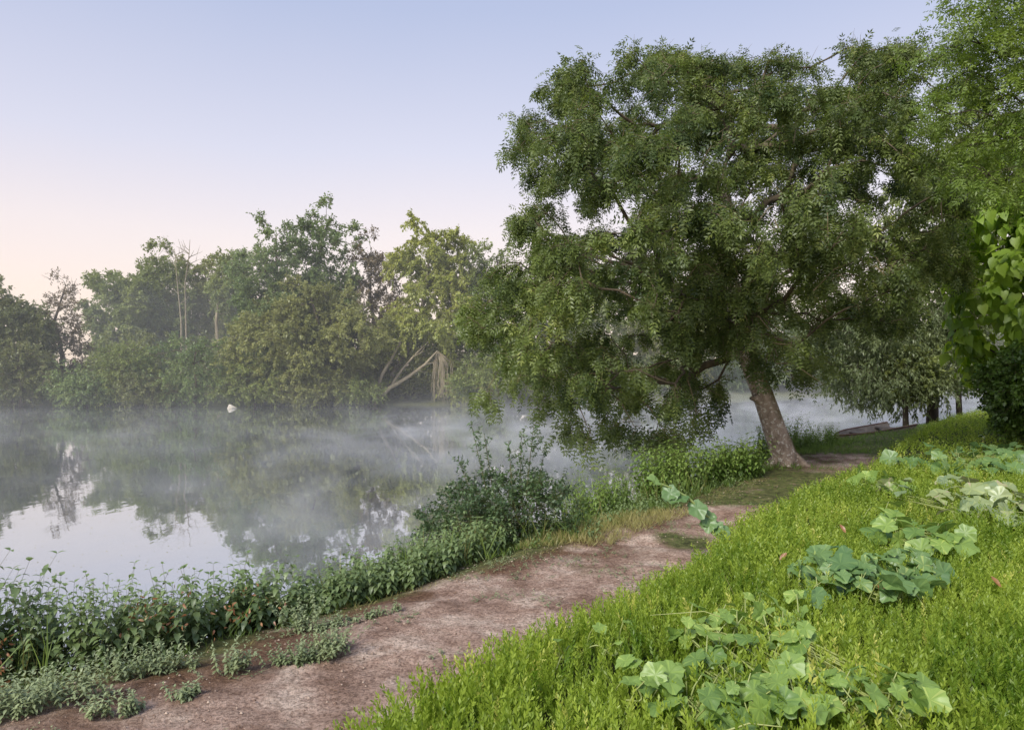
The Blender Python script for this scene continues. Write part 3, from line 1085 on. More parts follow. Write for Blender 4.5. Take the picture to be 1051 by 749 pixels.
def herb_patch(name, label, c, r, n, h, mat, rg, ang=.8, group=None, cat='plant', **k):
    p = patch_pts(c[0], c[1], r[0], r[1], n, rg, ang)
    root = thing(name, (c[0], c[1], float(ground(c[0], c[1]))), label, cat, group)
    lf, st = MB(), MB()
    hh = rg.uniform(h[0], h[1], len(p)) * np.clip(1 + .75 * fbm(p[:, 0] + 3, p[:, 1], 1.5, 3), .5, 1.12)
    herb(lf, st, p, hh, rg, **k)
    st.build('stems', M['weedstem'], root)
    lf.build('leaves', M[mat], root)
    return root


rg = np.random.default_rng(77)
NG = 'nettle clumps along the near bank'
herb_patch('nettle_clump', 'tall nettle clump standing against the pale water at the outer end of the bank', (-4.35, 5.45), (.75, .4), 120, (.55, .9), 'nettle', rg, ang=.3, group=NG, leaf=.12)
herb_patch('nettle_clump', 'dense dark nettle mound behind the silvery mint by the path', (-3.4, 5.8), (.75, .42), 190, (.4, .7), 'nettle', rg, ang=.4, group=NG, leaf=.085)
herb_patch('nettle_clump', 'nettle clump where the tree reflection meets the bank', (-2.5, 6.6), (.7, .4), 130, (.25, .6), 'nettle', rg, ang=.8, group=NG, leaf=.105)
herb_patch('nettle_clump', 'wide low nettle mound at the inner bend of the path', (-1.45, 7.65), (.9, .5), 230, (.25, .6), 'nettle', rg, ang=.85, group=NG, leaf=.09)
herb_patch('nettle_clump', 'leafy nettle clump just before the bramble bush', (-.75, 8.45), (.7, .4), 110, (.25, .48), 'nettle', rg, ang=.85, group=NG, leaf=.085)
herb_patch('weed_clump', 'bright green leafy weeds beyond the bramble bush', (1.35, 11.6), (.8, .4), 130, (.45, .75), 'nettle2', rg, ang=.9, group='leafy weeds near the ash trunk', leaf=.09, wid=.4)
herb_patch('weed_clump', 'tall bright nettles behind the drooping burdock leaves', (2.75, 12.9), (.85, .45), 190, (.5, .9), 'nettle2', rg, ang=.9, group='leafy weeds near the ash trunk', leaf=.10)
herb_patch('weed_clump', 'bright nettles at the foot of the leaning ash', (4.2, 14.3), (.9, .45), 190, (.45, .8), 'nettle2', rg, ang=.9, group='leafy weeds near the ash trunk', leaf=.11)
herb_patch('weed_clump', 'loose green weeds by the water behind the ash trunk', (6.8, 18.8), (1.1, .5), 130, (.4, .9), 'grass', rg, ang=.8, group='leafy weeds near the ash trunk', leaf=.12, wid=.3)
herb_patch('weed_clump', 'thin weeds along the shore before the wooden punt', (8.3, 20.3), (1.1, .5), 110, (.3, .6), 'grass', rg, ang=.8, group='leafy weeds near the ash trunk', leaf=.12, wid=.3)

MG = 'silvery mint clumps beside the path'
for lb, px, py, r, n, h in (
        ('silvery mint clump in the lowest corner of the bank', 25, 735, (.42, .2), 110, (.10, .28)),
        ('silvery mint strip in front of the dark nettle mound', 150, 692, (.34, .12), 50, (.08, .26)),
        ('silvery mint clump spreading over the path edge below the wide nettle mound', 318, 682, (.30, .11), 75, (.10, .26)),
        ('upright silvery mint sprig in front of the nettles', 236, 694, (.1, .07), 18, (.2, .36)),
        ('small silvery mint patch at the foot of the wide nettle mound', 310, 645, (.16, .1), 26, (.14, .36)),
        ('thin silvery mint tuft on the bare earth', 192, 722, (.08, .05), 16, (.06, .12)),
        ('little silvery mint tuft on the litter before the clump corner', 120, 738, (.16, .07), 22, (.06, .14)),
        ('pale flowering mint heads among the nettles', 130, 660, (.4, .12), 40, (.35, .6)),
        ('flat silvery mint mat along the path bend', 365, 640, (.4, .08), 30, (.04, .09))):
    x, y = gpt(px, py)
    herb_patch('mint_clump', lb, (x, y), r, n, h, 'mint', rg, ang=.5, group=MG, leaf=.042, levels=10, wid=.55, lean=.4, down=.1, top=.6, sr=.002)


# bramble bush with tall thin stems
def bramble():
    x, y = 0.05, 9.75
    z = float(ground(x, y))
    root = thing('bramble_bush', (x, y, z), 'dense dark bramble bush at the water edge with tall thin shoots', 'bush')
    lf, st = MB(), MB()
    cl = np.concatenate([ell_clumps((x, y, z + .4), (.75, .6, .55), 60, rg, .4, .3, .16, zmin=z + .02), ell_clumps((x - .65, y - .1, z + .28), (.65, .5, .4), 40, rg, .4, .3, .16, zmin=z)])
    crown_leaves(lf, cl, rg.uniform(.16, .28, len(cl)), np.array([x, y, z]), rg, 14, 8, RH, .05, droop=.3, outw=.8, twigmb=st, tw_r=.0025, wid=.55)
    for c in cl:
        st.tube([(x + rg.normal() * .2, y + rg.normal() * .15, z), (c + [x, y, z + .3]) / 2, c], [.006, .005, .003], 3)
    for px, py, dx in ((483, 432, -.35), (497, 446, -.25), (548, 436, .25), (522, 452, .1), (470, 470, -.6), (560, 455, .45), (535, 445, .2)):
        tip = at(px, py, y + rg.normal() * .2)
        b_ = np.array([x + dx * .6, y + rg.normal() * .15, z + .1])
        pts = [b_, b_ * .6 + tip * .4 + [-.04, 0, .05], tip]
        st.tube(pts, [.007, .006, .003], 4)
        t = rg.uniform(.3, 1, 60)[:, None]
        P = b_ + (tip - b_) * t
        D = unit(rg.normal(size=(60, 3)) + [0, 0, .2])
        lf.scatter(RH, P, D, unit(rg.normal(size=(60, 3)) + [0, 0, 1.]), rg.uniform(.05, .09, 60), .38, .6 + rg.normal(size=60) * .2)
        for k in range(9):
            t = rg.uniform(.4, .95)
            p = b_ + (tip - b_) * t
            q = p + np.array([rg.normal() * .16, rg.normal() * .1, rg.uniform(.04, .16)])
            st.tube([p, q], [.003, .0015], 3)
            u_ = rg.uniform(.2, 1.05, 10)[:, None]
            lf.scatter(RH, p + (q - p) * u_, unit(rg.normal(size=(10, 3)) + [0, 0, .2]), unit(rg.normal(size=(10, 3)) + [0, 0, 1.]), .05, .4, .62)
    st.build('stems', M['weedstem'], root)
    lf.build('leaves', M['bramble'], root)


bramble()


def grass_blades(mb, P, h, rg, spread=.5, wid=.05, tint=.5, per=6):
    n = len(P)
    P2 = np.repeat(P, per, 0) + np.concatenate([rg.normal(size=(n * per, 2)) * .02, np.zeros((n * per, 1))], 1)
    hh = np.repeat(np.broadcast_to(h, (n,)), per) * rg.uniform(.6, 1.2, n * per)
    d = unit(np.concatenate([rg.normal(size=(n * per, 2)) * spread, np.ones((n * per, 1))], 1))
    nn = unit(rg.normal(size=(n * per, 3)) * [1, 1, .1])
    mb.scatter(RH, P2, d, nn, hh, wid, tint + rg.normal(size=n * per) * .2)


# low grass and weeds on the bank, between path and water, and thin tufts on the path
def field(n, x0, x1, y0, y1, cond, rg):
    x = rg.uniform(x0, x1, n)
    y = rg.uniform(y0, y1, n)
    ok = cond(x, y)
    x, y = x[ok], y[ok]
    return np.stack([x, y, ground(x, y)], -1)


def vis(x, y, m=1.3):
    """within (or a little beside) what the photo's view takes in"""
    return np.abs(x) < y * .70 + m


mb = MB()
P = field(26000, -8, 12, 3.4, 21, lambda x, y: (sdist(x, y, Wl) > -.1) & (sdist(x, y, Vl) < .12 * fbm(x, y, 1.5)) & vis(x, y), rg)
grass_blades(mb, P, .09 + .0022 * P[:, 1] ** 1.3, rg, .6, .07, .45, per=5)
P2 = field(16000, -4, 16, 5, 24, lambda x, y: (sdist(x, y, Vl) > -.2) & (sdist(x, y, Ll) < .15) & (fbm(x + 5, y, .8, 4) + (smooth(13.5, 10.5, y) * .75 - .15) * 1.2 < .12 + .2 * rg.random(len(x))) & vis(x, y), rg)
grass_blades(mb, P2, .06, rg, .9, .07, .5, per=6)
P3 = field(60000, 4, 60, 15, 48, lambda x, y: (sdist(x, y, Wl) > 0) & (sdist(x, y, Ll) < .2) & (np.hypot(x - 7.1, y - 16.4) > 1.2) & vis(x, y), rg)
grass_blades(mb, P3, .13, rg, .7, .1, .45, per=5)
tag(mb.build('bank_grass', M['grass']), 'short rough grass between the path and the water', 'grass', kind='stuff')

mb = MB()
P = field(12000, -4, 8, 3.4, 14, lambda x, y: (np.abs(sdist(x, y, Vl)) < .35) & (fbm(x, y, 1.1) > .0) & vis(x, y), rg)
grass_blades(mb, P, .07, rg, .9, .06, .5, per=3)
x_, y_ = gpt(640, 555)
P = field(2500, x_ - 1.3, x_ + 1.8, y_ - .4, y_ + 1.6, lambda x, y: (np.abs(sdist(x, y, Vl)) < .5), rg)
grass_blades(mb, P, .13, rg, .6, .05, .6, per=4)
P = field(1500, -6, 6, 3.8, 15, lambda x, y: (sdist(x, y, Wl) > .0) & (sdist(x, y, Vl) < -.15) & (fbm(x + 20, y, 1.4) > .0) & vis(x, y), rg)
grass_blades(mb, P, .48, rg, .3, .018, .5, per=3)
tag(mb.build('dry_grass', M['drygrass']), 'dry straw coloured grass fringe along the path edge', 'grass', kind='stuff')

# small flat weeds on the trodden path
lf, st = MB(), MB()
P = field(5200, -3, 5, 3.8, 12, lambda x, y: (sdist(x, y, Vl) > 0) & (sdist(x, y, Ll) < 0) & (fbm(x * 1.3 + 9, y * 2.2, .9) > .2) & vis(x, y), rg)
herb(lf, st, P, rg.uniform(.02, .05, len(P)), rg, levels=4, leaf=.028, lean=1.2, wid=.5, down=-.1, sr=.001)
for i in range(len(st.v)):
    pass
tag(lf.build('path_weeds', M['mint']), 'tiny grey green weeds creeping over the path', 'weeds', kind='stuff')

# low leafy undergrowth filling the bank between the clumps
lf, st = MB(), MB()
P = field(4200, -8, 8, 3.4, 18, lambda x, y: (sdist(x, y, Wl) > -.2) & (sdist(x, y, Vl) < -.05 + .35 * fbm(x, y, 1.5)) & vis(x, y), rg)
herb(lf, st, P, rg.uniform(.08, .36, len(P)), rg, levels=7, leaf=.065, lean=.35, wid=.6)
tag(lf.build('bank_undergrowth', M['nettle']), 'tangle of low green weeds covering the river bank', 'undergrowth', kind='stuff')

# tall green grass standing in the herbs
mb = MB()
P = field(2600, -6, 7, 3.8, 17, lambda x, y: (sdist(x, y, Wl) > -.1) & (sdist(x, y, Vl) < .0) & (fbm(x + 50, y + 9, 1.2) > .12) & vis(x, y), rg)
grass_blades(mb, P, .5, rg, .38, .022, .6, per=5)
tag(mb.build('tall_grass', M['grass']), 'tall loose grass growing between the nettle clumps', 'grass', kind='stuff')

# brown withered leaves in the nettles
lf = MB()
P = np.concatenate([patch_pts(-3.9, 5.3, .35, .15, 160, rg, .3) + [0, 0, .22], patch_pts(-2.7, 5.6, .3, .2, 50, rg, .3) + [0, 0, .42], patch_pts(-2.2, 6.1, .3, .2, 40, rg, .3) + [0, 0, .3]])
P[:, 2] += rg.uniform(-.2, .15, len(P))
lf.scatter(OVATE, P, rg.normal(size=(len(P), 3)) + [0, 0, -.6], rg.normal(size=(len(P), 3)), .045, .45, .2 + rg.normal(size=len(P)) * .3)
tag(lf.build('withered_leaves', M['deadleaf']), 'brown withered leaves caught among the nettles', 'leaves', kind='stuff')

# grit and small stones on the path
mb = MB()
P = field(20000, -4, 6, 3.8, 14, lambda x, y: (sdist(x, y, Vl) > -.2) & (sdist(x, y, Ll) < .1) & (fbm(x, y, 1.8) > -.1) & vis(x, y), rg)
st_v = np.array([(-.5, -.4, -.1), (.5, -.45, -.1), (.55, .4, -.1), (-.45, .5, -.1), (-.3, -.2, .35), (.3, -.3, .3), (.3, .25, .38), (-.25, .3, .3)])
st_f = np.array([(0, 1, 5, 4), (1, 2, 6, 5), (2, 3, 7, 6), (3, 0, 4, 7), (4, 5, 6, 7)])
mb.scatter((st_v, st_f), P, rg.normal(size=(len(P), 3)) * [1, 1, .1], np.tile([[.01, 0, 1.]], (len(P), 1)), .004 + .018 * rg.random(len(P)) ** 4, 1, rg.random(len(P)))
M['grit'] = leaf_mat('grit', S(116, 94, 80), S(186, 166, 150), .0, 2.0, .02)
tag(mb.build('grit', M['grit']), 'grit and small stones scattered over the bare path', 'grit', kind='stuff')

# flecks floating on the water
lf = MB()
P = field(1500, -9, 3, 5, 17, lambda x, y: (sdist(x, y, Wl) < -.1), rg)
P[:, 2] = WATER + .004
lf.scatter(RH, P, rg.normal(size=(len(P), 3)) * [1, 1, 0], np.tile([[.001, 0, 1.]], (len(P), 1)), rg.uniform(.01, .035, len(P)), .6, rg.random(len(P)))
tag(lf.build('floating_leaves', M['drygrass']), 'tiny leaf flecks floating on the still water', 'leaves', kind='stuff')

# litter on the path
lf = MB()
P = field(22000, -5, 8, 3.8, 17, lambda x, y: (sdist(x, y, Vl) > -.4) & (sdist(x, y, Ll) < .1) & (sdist(x, y, Vl) + .6 * fbm(x, y, 1.4) < .7) & vis(x, y), rg)
P[:, 2] += .008
lf.scatter(RH, P, rg.normal(size=(len(P), 3)) * [1, 1, .15], rg.normal(size=(len(P), 3)) * .4 + [0, 0, 1], rg.uniform(.008, .026, len(P)), .5, rg.uniform(0, .8, len(P)))
M['litter'] = leaf_mat('leaf litter', S(78, 54, 40), S(168, 136, 104), .1, 2.0, .03)
tag(lf.build('leaf_litter', M['litter']), 'fine brown leaf litter strewn over the path edge', 'leaf litter', kind='stuff')


# ------------------------------------------------------------------ the lawn of feathery sprigs
def sprig(nl, seed, wr=.17, spread=.46, ll=.18):
    r_ = np.random.default_rng(seed)
    v, f = [], []
    bend = r_.normal(size=2) * .12
    for i in range(nl):
        t = (i + .5) / nl
        c = np.array([bend[0] * t * t, t, bend[1] * t * t])
        a = i * 2.4 + r_.random()
        d = np.array([math.cos(a) * spread, .85, math.sin(a) * spread])
        d /= np.linalg.norm(d)
        s = ll * (1.25 - .7 * t) * r_.uniform(.8, 1.2)
        side = np.cross(d, [math.sin(a), .3, -math.cos(a)])
        side = unit(np.cross(d, np.array([-math.sin(a), .0, math.cos(a)]) * .4 + r_.normal(size=3) * .5))
        b = len(v)
        v.extend([c, c + d * s * .5 - side * s * wr, c + d * s, c + d * s * .5 + side * s * wr])
        f.append((b, b + 3, b + 2, b + 1))
    return T(v, f)


def lawn_zone(mb, n, y0, y1, hts, nl, tems, wid=1.0):
    P = field(n, -2, y1 * .75 + 4, y0, y1, lambda x, y: (sdist(x, y, Ll) + .16 * fbm(x, y, 2.2) > .02) & vis(x, y, 1.5), rg)
    k = rg.integers(0, tems, len(P))
    hn = (1 + .35 * fbm(P[:, 0], P[:, 1], 1.1, 3))
    h_ = rg.uniform(hts[0], hts[1], len(P)) * hn
    bare = fbm(P[:, 0] + 31, P[:, 1] + 7, 1.7, 3)
    h_ *= np.where(bare > .55, .55, 1)
    tn = .5 + .25 * fbm(P[:, 0], P[:, 1] + 3, 2.3, 3) + rg.normal(size=len(P)) * .2
    for j in range(tems):
        m = k == j
        D = unit(np.concatenate([rg.normal(size=(m.sum(), 2)) * .33, np.ones((m.sum(), 1))], 1))
        N = unit(rg.normal(size=(m.sum(), 3)) * [1, 1, .1])
        mb.scatter(sprig(nl, j + 40), P[m], D, N, h_[m], wid, tn[m])


mb = MB()
lawn_zone(mb, 19000, 2.7, 6.0, (.10, .29), 28, 6, 1.0)
lawn_zone(mb, 34000, 6.0, 12.0, (.12, .29), 18, 5, 1.4)
lawn_zone(mb, 110000, 12.0, 45.0, (.14, .26), 7, 4, 2.4)
P = field(1500, -2, 12, 3, 14, lambda x, y: (np.abs(sdist(x, y, Ll) - .1) < .16) & vis(x, y), rg)
grass_blades(mb, P, .17, rg, .45, .045, .55, per=3)
ds = MB()
P = field(900, -1, 12, 2.8, 12, lambda x, y: (sdist(x, y, Ll) > .1) & (fbm(x, y, 1.3) > .1) & vis(x, y), rg)
grass_blades(ds, P, .26, rg, .55, .022, .6, per=2)
tag(ds.build('dry_stems', M['drygrass']), 'thin dry grass stems poking out of the green lawn cover', 'grass', kind='stuff')
tw = MB()
P = field(700, -4, 6, 3.8, 13, lambda x, y: (sdist(x, y, Vl) > -.2) & (sdist(x, y, Ll) < .05) & vis(x, y), rg) + [0, 0, .012]
sticks(tw, P, P + rg.normal(size=(len(P), 3)) * [.05, .05, .004], .0022)
tag(tw.build('path_twigs', M['litter']), 'small broken twigs strewn on the path', 'twigs', kind='stuff')
tag(mb.build('lawn_sprigs', M['lawn']), 'thick bright green ground cover of feathery sprigs beside the path', 'ground cover', kind='stuff')


# ------------------------------------------------------------------ trailing gourd vines
def vine(label, spots, z0, leaf, mat, rg, name='gourd_vine', n=None, flat=.6, rise=(.2, .31), link=True):
    """spots: photo pixels of single leaves; each leaf stands on a petiole from a stem on the ground"""
    pts = []
    for px, py in spots:
        x, y = gpt(px, py, z0 + .22)
        pts.append((x, y))
    pts = np.array(pts)
    g = ground(pts[:, 0], pts[:, 1])
    c = pts.mean(0)
    root = thing(name, (c[0], c[1], float(ground(c[0], c[1]))), label, 'plant', 'trailing vines on the lawn')
    lf, st = MB(), MB()
    P = np.stack([pts[:, 0], pts[:, 1], g + rg.uniform(rise[0], rise[1], len(pts))], -1)
    az = rg.uniform(0, 6.28, len(pts))
    toward = math.atan2(-1, 0)
    az = np.where(rg.random(len(pts)) < .6, toward + rg.normal(size=len(pts)) * .9, az)
    D = np.stack([np.cos(az), np.sin(az), -.35 + rg.normal(size=len(pts)) * .22], -1)
    N = unit(rg.normal(size=(len(pts), 3)) * .45 + [0, 0, 1.])
    sz = leaf * rg.uniform(.5, 1.3, len(pts))
    lf.scatter(LOBED, P, D, N, sz, rg.uniform(.85, 1.1, len(pts)), .45 + rg.normal(size=len(pts)) * .22, VEIN)
    for p, d in zip(P, unit(D)):
        b_ = p - d * .08 + rg.normal(size=3) * .04
        b_[2] = p[2] - .17
        st.tube([b_, (b_ + p) / 2 + [0, 0, .03], p], [.0045, .004, .003], 5, .6)
    if link:
        o_ = np.argsort(pts[:, 0] + pts[:, 1] * .3)
        for grp in [o_]:
            q = P[grp] - [0, 0, .10]
            if len(q) > 2:
                k = np.arange(len(q))
                tt = np.linspace(0, len(q) - 1, len(q) * 5)
                cur = np.stack([np.interp(tt, k, q[:, a]) for a in range(3)], -1)
                ker = np.ones(5) / 5
                pad = np.pad(cur, ((2, 2), (0, 0)), 'edge')
                cur = np.stack([np.convolve(pad[:, a], ker, 'valid') for a in range(3)], -1)
                st.tube(cur, .005, 5, .7)
    return root, lf, st, P


def cloud(boxes, rg):
    out = []
    for cx, cy, rx, ry, n in boxes:
        t = 0
        k = 0
        while k < n and t < 2000:
            t += 1
            a, r = rg.uniform(0, 6.28), math.sqrt(rg.random())
            p = (cx + rx * r * math.cos(a), cy + ry * r * math.sin(a))
            if all(abs(p[0] - q[0]) + 1.6 * abs(p[1] - q[1]) > 4.4 * (cy - 400) / 200 for q in out):
                out.append(p)
                k += 1
    return out


def tendril(st, pts, r=.0035, tint=.9):
    st.tube(pts, np.linspace(r, r * .4, len(pts)), 5, tint)


rv = np.random.default_rng(101)
G0 = -.12
r_, lf, st, P = vine('large soft green vine with pointed lobed leaves in the lowest part of the lawn', cloud([(725, 650, 42, 22, 22), (795, 640, 40, 30, 26), (825, 700, 60, 30, 40), (915, 715, 40, 16, 20), (750, 718, 44, 26, 28), (690, 700, 26, 18, 10)], rv), G0, .115, 'gourd', rv)
tendril(st, [P[0] + [0, 0, .0], P[0] + [-.15, 0, .05], P[0] + [-.32, .02, .03], P[0] + [-.45, .08, .0]])
x, y = gpt(740, 742, .1)
tendril(st, [(x, y, .06), (x + .12, y, .10), (x + .26, y - .01, .09)], .006)
st.build('creeping_vine', M['stem'], r_)
lf.build('leaves', M['gourd'], r_, True)
r_, lf, st, P = vine('blue green vine patch above the large pale one on the lawn', cloud([(855, 588, 42, 20, 44), (915, 592, 48, 20, 50), (835, 582, 22, 9, 10)], rv), G0, .15, 'gourdblue', rv)
st.build('creeping_vine', M['stem'], r_)
lf.build('leaves', M['gourdblue'], r_, True)
r_, lf, st, P = vine('upright vine shoots with pale leaves in the middle of the lawn', cloud([(925, 545, 40, 16, 12), (965, 552, 30, 14, 14), (905, 528, 16, 8, 4)], rv), G0, .2, 'gourdpale', rv, rise=(.2, .36))
st.build('creeping_vine', M['stem'], r_)
lf.build('leaves', M['gourd'], r_, True)
r_, lf, st, P = vine('long mottled vine patch with greyish faded leaves', cloud([(950, 500, 50, 12, 20), (1010, 512, 50, 18, 26), (1060, 515, 40, 18, 14)], rv), G0, .21, 'gourdpale', rv)
st.build('creeping_vine', M['stem'], r_)
lf.build('leaves', M['gourdpale'], r_, True)
r_, lf, st, P = vine('dark green vine patch farthest up the lawn near the clipped bush', cloud([(1005, 462, 52, 9, 34), (985, 478, 46, 8, 24), (940, 470, 24, 6, 10), (1040, 475, 30, 9, 16)], rv), G0, .22, 'gourdblue', rv)
st.build('creeping_vine', M['stem'], r_)
lf.build('leaves', M['gourdblue'], r_, True)
r_, lf, st, P = vine('little vine clump at the lawn rim in line with the ash trunk', cloud([(893, 490, 18, 6, 9), (915, 500, 18, 6, 6)], rv), G0, .2, 'gourdpale', rv)
st.build('creeping_vine', M['stem'], r_)
lf.build('leaves', M['gourd'], r_, True)
r_, lf, st, P = vine('thin vine runner with two small leaves near the path', [(572, 655), (584, 652), (612, 642), (640, 638), (632, 655)], G0, .075, 'gourd', rv, rise=(.17, .24))
st.build('creeping_vine', M['stem'], r_)
lf.build('leaves', M['gourd'], r_, True)
r_, lf, st, P = vine('short vine runner with pale leaves ending beside the large vine', [(640, 700), (655, 690), (668, 700), (662, 712), (648, 690)], G0, .1, 'gourd', rv, link=True)
st.build('creeping_vine', M['stem'], r_)
lf.build('leaves', M['gourd'], r_, True)


# big drooping leaves leaning out over the path from the lawn rim
def burdock():
    Y = 8.0
    x, y = gpt(745, 548, -.2)
    b = np.array([x, Y, float(ground(x, Y))])
    root = thing('burdock_plant', b, 'arching plant with a few big drooping leaves leaning over the path', 'plant')
    st, lf = MB(), MB()
    q = [at(738, 540, Y), at(722, 526, Y), at(706, 510, Y), at(688, 500, Y), at(672, 494, Y)]
    st.tube([b] + q, [.020, .018, .016, .013, .010, .006], 6)
    for (px, py), d, s, tn in (((735, 540), (.5, -.4, -.5), .2, .3), ((737, 536), (-.4, -.5, -.6), .17, .35), ((728, 531), (-.2, -.5, -.7), .19, .3), ((722, 526), (.55, -.3, -.75), .2, .25), ((712, 516), (.3, -.6, -.6), .22, .35), ((702, 508), (-.7, -.5, -.2), .2, .3), ((686, 500), (.2, -.6, -.9), .2, .4), ((676, 494), (-.7, -.3, .3), .16, .95), ((690, 502), (-.6, -.4, -.7), .17, .5)):
        lf.scatter(LOBED, np.array([at(px, py, Y)]), np.array([d]), np.array([[-.2, -.6, .8]]), s, .9, tn)
    st.build('stems', M['stem'], root)
    lf.build('leaves', M['gourdblue'], root, True)


burdock()


# ------------------------------------------------------------------ dead leaves lying on the lawn
def dead_leaf(px, py, label, s, az):
    x, y = gpt(px, py, G0 + .2)
    z = float(ground(x, y)) + .2
    mb = MB()
    v = []
    n = 7
    for i in range(n):
        t = i / (n - 1)
        wv = .32 * math.sin(math.pi * t) ** .7 + .01
        curl = .35 * t * t
        for sx in (-1, -.5, 0, .5, 1):
            v.append((sx * wv, t, curl + .35 * wv * abs(sx) ** 1.5 + .03 * math.sin(9 * t + 3 * sx)))
    f = [(i * 5 + j, i * 5 + j + 1, i * 5 + j + 6, i * 5 + j + 5) for i in range(n - 1) for j in range(4)]
    mb.scatter(T(v, f), np.zeros((1, 3)), np.array([[math.cos(az), math.sin(az), .5]]), np.array([[0, -.5, 1.]]), s, .7, .35)
    o = mb.build('dead_leaf', M['deadleaf'], None, True)
    o.location = (x, y, z)
    tag(o, label, 'leaf', 'dead leaves lying on the lawn')


dead_leaf(903, 611, 'curled orange brown dead leaf on the blue green vine', .11, .9)
dead_leaf(1028, 600, 'small rust coloured dead leaf alone on the open lawn', .09, 2.2)
dead_leaf(800, 575, 'little dry leaf just above the blue green vine patch', .08, .3)
dead_leaf(868, 547, 'pale dead leaf by the upright vine shoots', .09, 1.9)


# ------------------------------------------------------------------ wooden punt pulled up on the bank
def punt():
    b = np.array([10.25, 23.5, float(ground(10.25, 23.5)) - .02])
    root = thing('wooden_punt', b, 'weathered flat wooden punt with pointed bow resting at the shore', 'boat')
    ang = .5
    L_, n = 3.4, 14
    ca, sa = math.cos(ang), math.sin(ang)

    def W(u, v, z):
        return (b[0] + u * ca - v * sa, b[1] + u * sa + v * ca, b[2] + z + u * .09)
    hull = MB()
    V = []
    for i in range(n):
        t = i / (n - 1)
        u = t * L_
        hw = .52 * min(1, (t / .35)) ** .7 + .02
        keel = .0 + .22 * (1 - min(1, t / .3)) ** 2
        rim = .24 + .05 * (1 - t)
        for v, z in ((-hw, rim), (-hw * .8, keel), (0, keel - .01), (hw * .8, keel), (hw, rim), (hw - .035, rim), (hw * .8 - .035, keel + .03), (0, keel + .025), (-hw * .8 + .035, keel + .03), (-hw + .035, rim)):
            V.append(W(u, v, z))
    k = 10
    Fc = [(i * k + j, i * k + (j + 1) % k, (i + 1) * k + (j + 1) % k, (i + 1) * k + j) for i in range(n - 1) for j in range(k)]
    hull.add(V, Fc)
    hull.build('hull', M['boatwood'], root)
    g = MB()
    for s in (-1, 1):
        pts = []
        for i in range(n):
            t = i / (n - 1)
            hw = .52 * min(1, (t / .35)) ** .7 + .02
            pts.append(W(t * L_, s * hw, .24 + .05 * (1 - t) + .018))
        g.tube(pts, .022, 6)
    g.build('gunwale', M['boatrim'], root)
    for u in (1.3, 2.6):
        se = MB()
        a = [W(u + du, v, z) for z in (.17, .2) for du, v in ((0, -.46), (.22, -.46), (.22, .46), (0, .46))]
        se.add(a, [(0, 3, 2, 1), (4, 5, 6, 7), (0, 1, 5, 4), (1, 2, 6, 5), (2, 3, 7, 6), (3, 0, 4, 7)])
        se.build('seat', M['boatwood'], root)


M['boatwood'] = bark_mat('weathered boat wood', S(104, 94, 84), S(142, 130, 118), None, 3, 3)
M['boatrim'] = bark_mat('boat rim wood', S(96, 70, 62), S(128, 98, 86), None, 4, 1)
punt()


# ------------------------------------------------------------------ pale rock at the far waterline
def rock():
    c = at(237, 421.5, 48.6)
    c[2] = WATER
    rgk = np.random.default_rng(2)
    import bmesh
    bm = bmesh.new()
    bmesh.ops.create_icosphere(bm, subdivisions=3, radius=1)
    for v in bm.verts:
        k = 1 + .10 * math.sin(3 * v.co.x + 2 * v.co.z) + .05 * rgk.normal()
        v.co = Vector((v.co.x * .22 * k + (.16 * max(0, v.co.x) ** 4), v.co.y * .2 * k, v.co.z * (.19 - .06 * v.co.x) * k + .05))
    me = bpy.data.meshes.new('rock')
    bm.to_mesh(me)
    bm.free()
    for p in me.polygons:
        p.use_smooth = True
    me.materials.append(M['rock'])
    o = bpy.data.objects.new('rock', me)
    o.location = c
    col.objects.link(o)
    tag(o, 'small whitish rounded rock poking out of the water near the creeper mound', 'rock')


M['rock'] = bark_mat('pale rock', S(164, 156, 144), S(214, 208, 198), None, 4, 1)
rock()


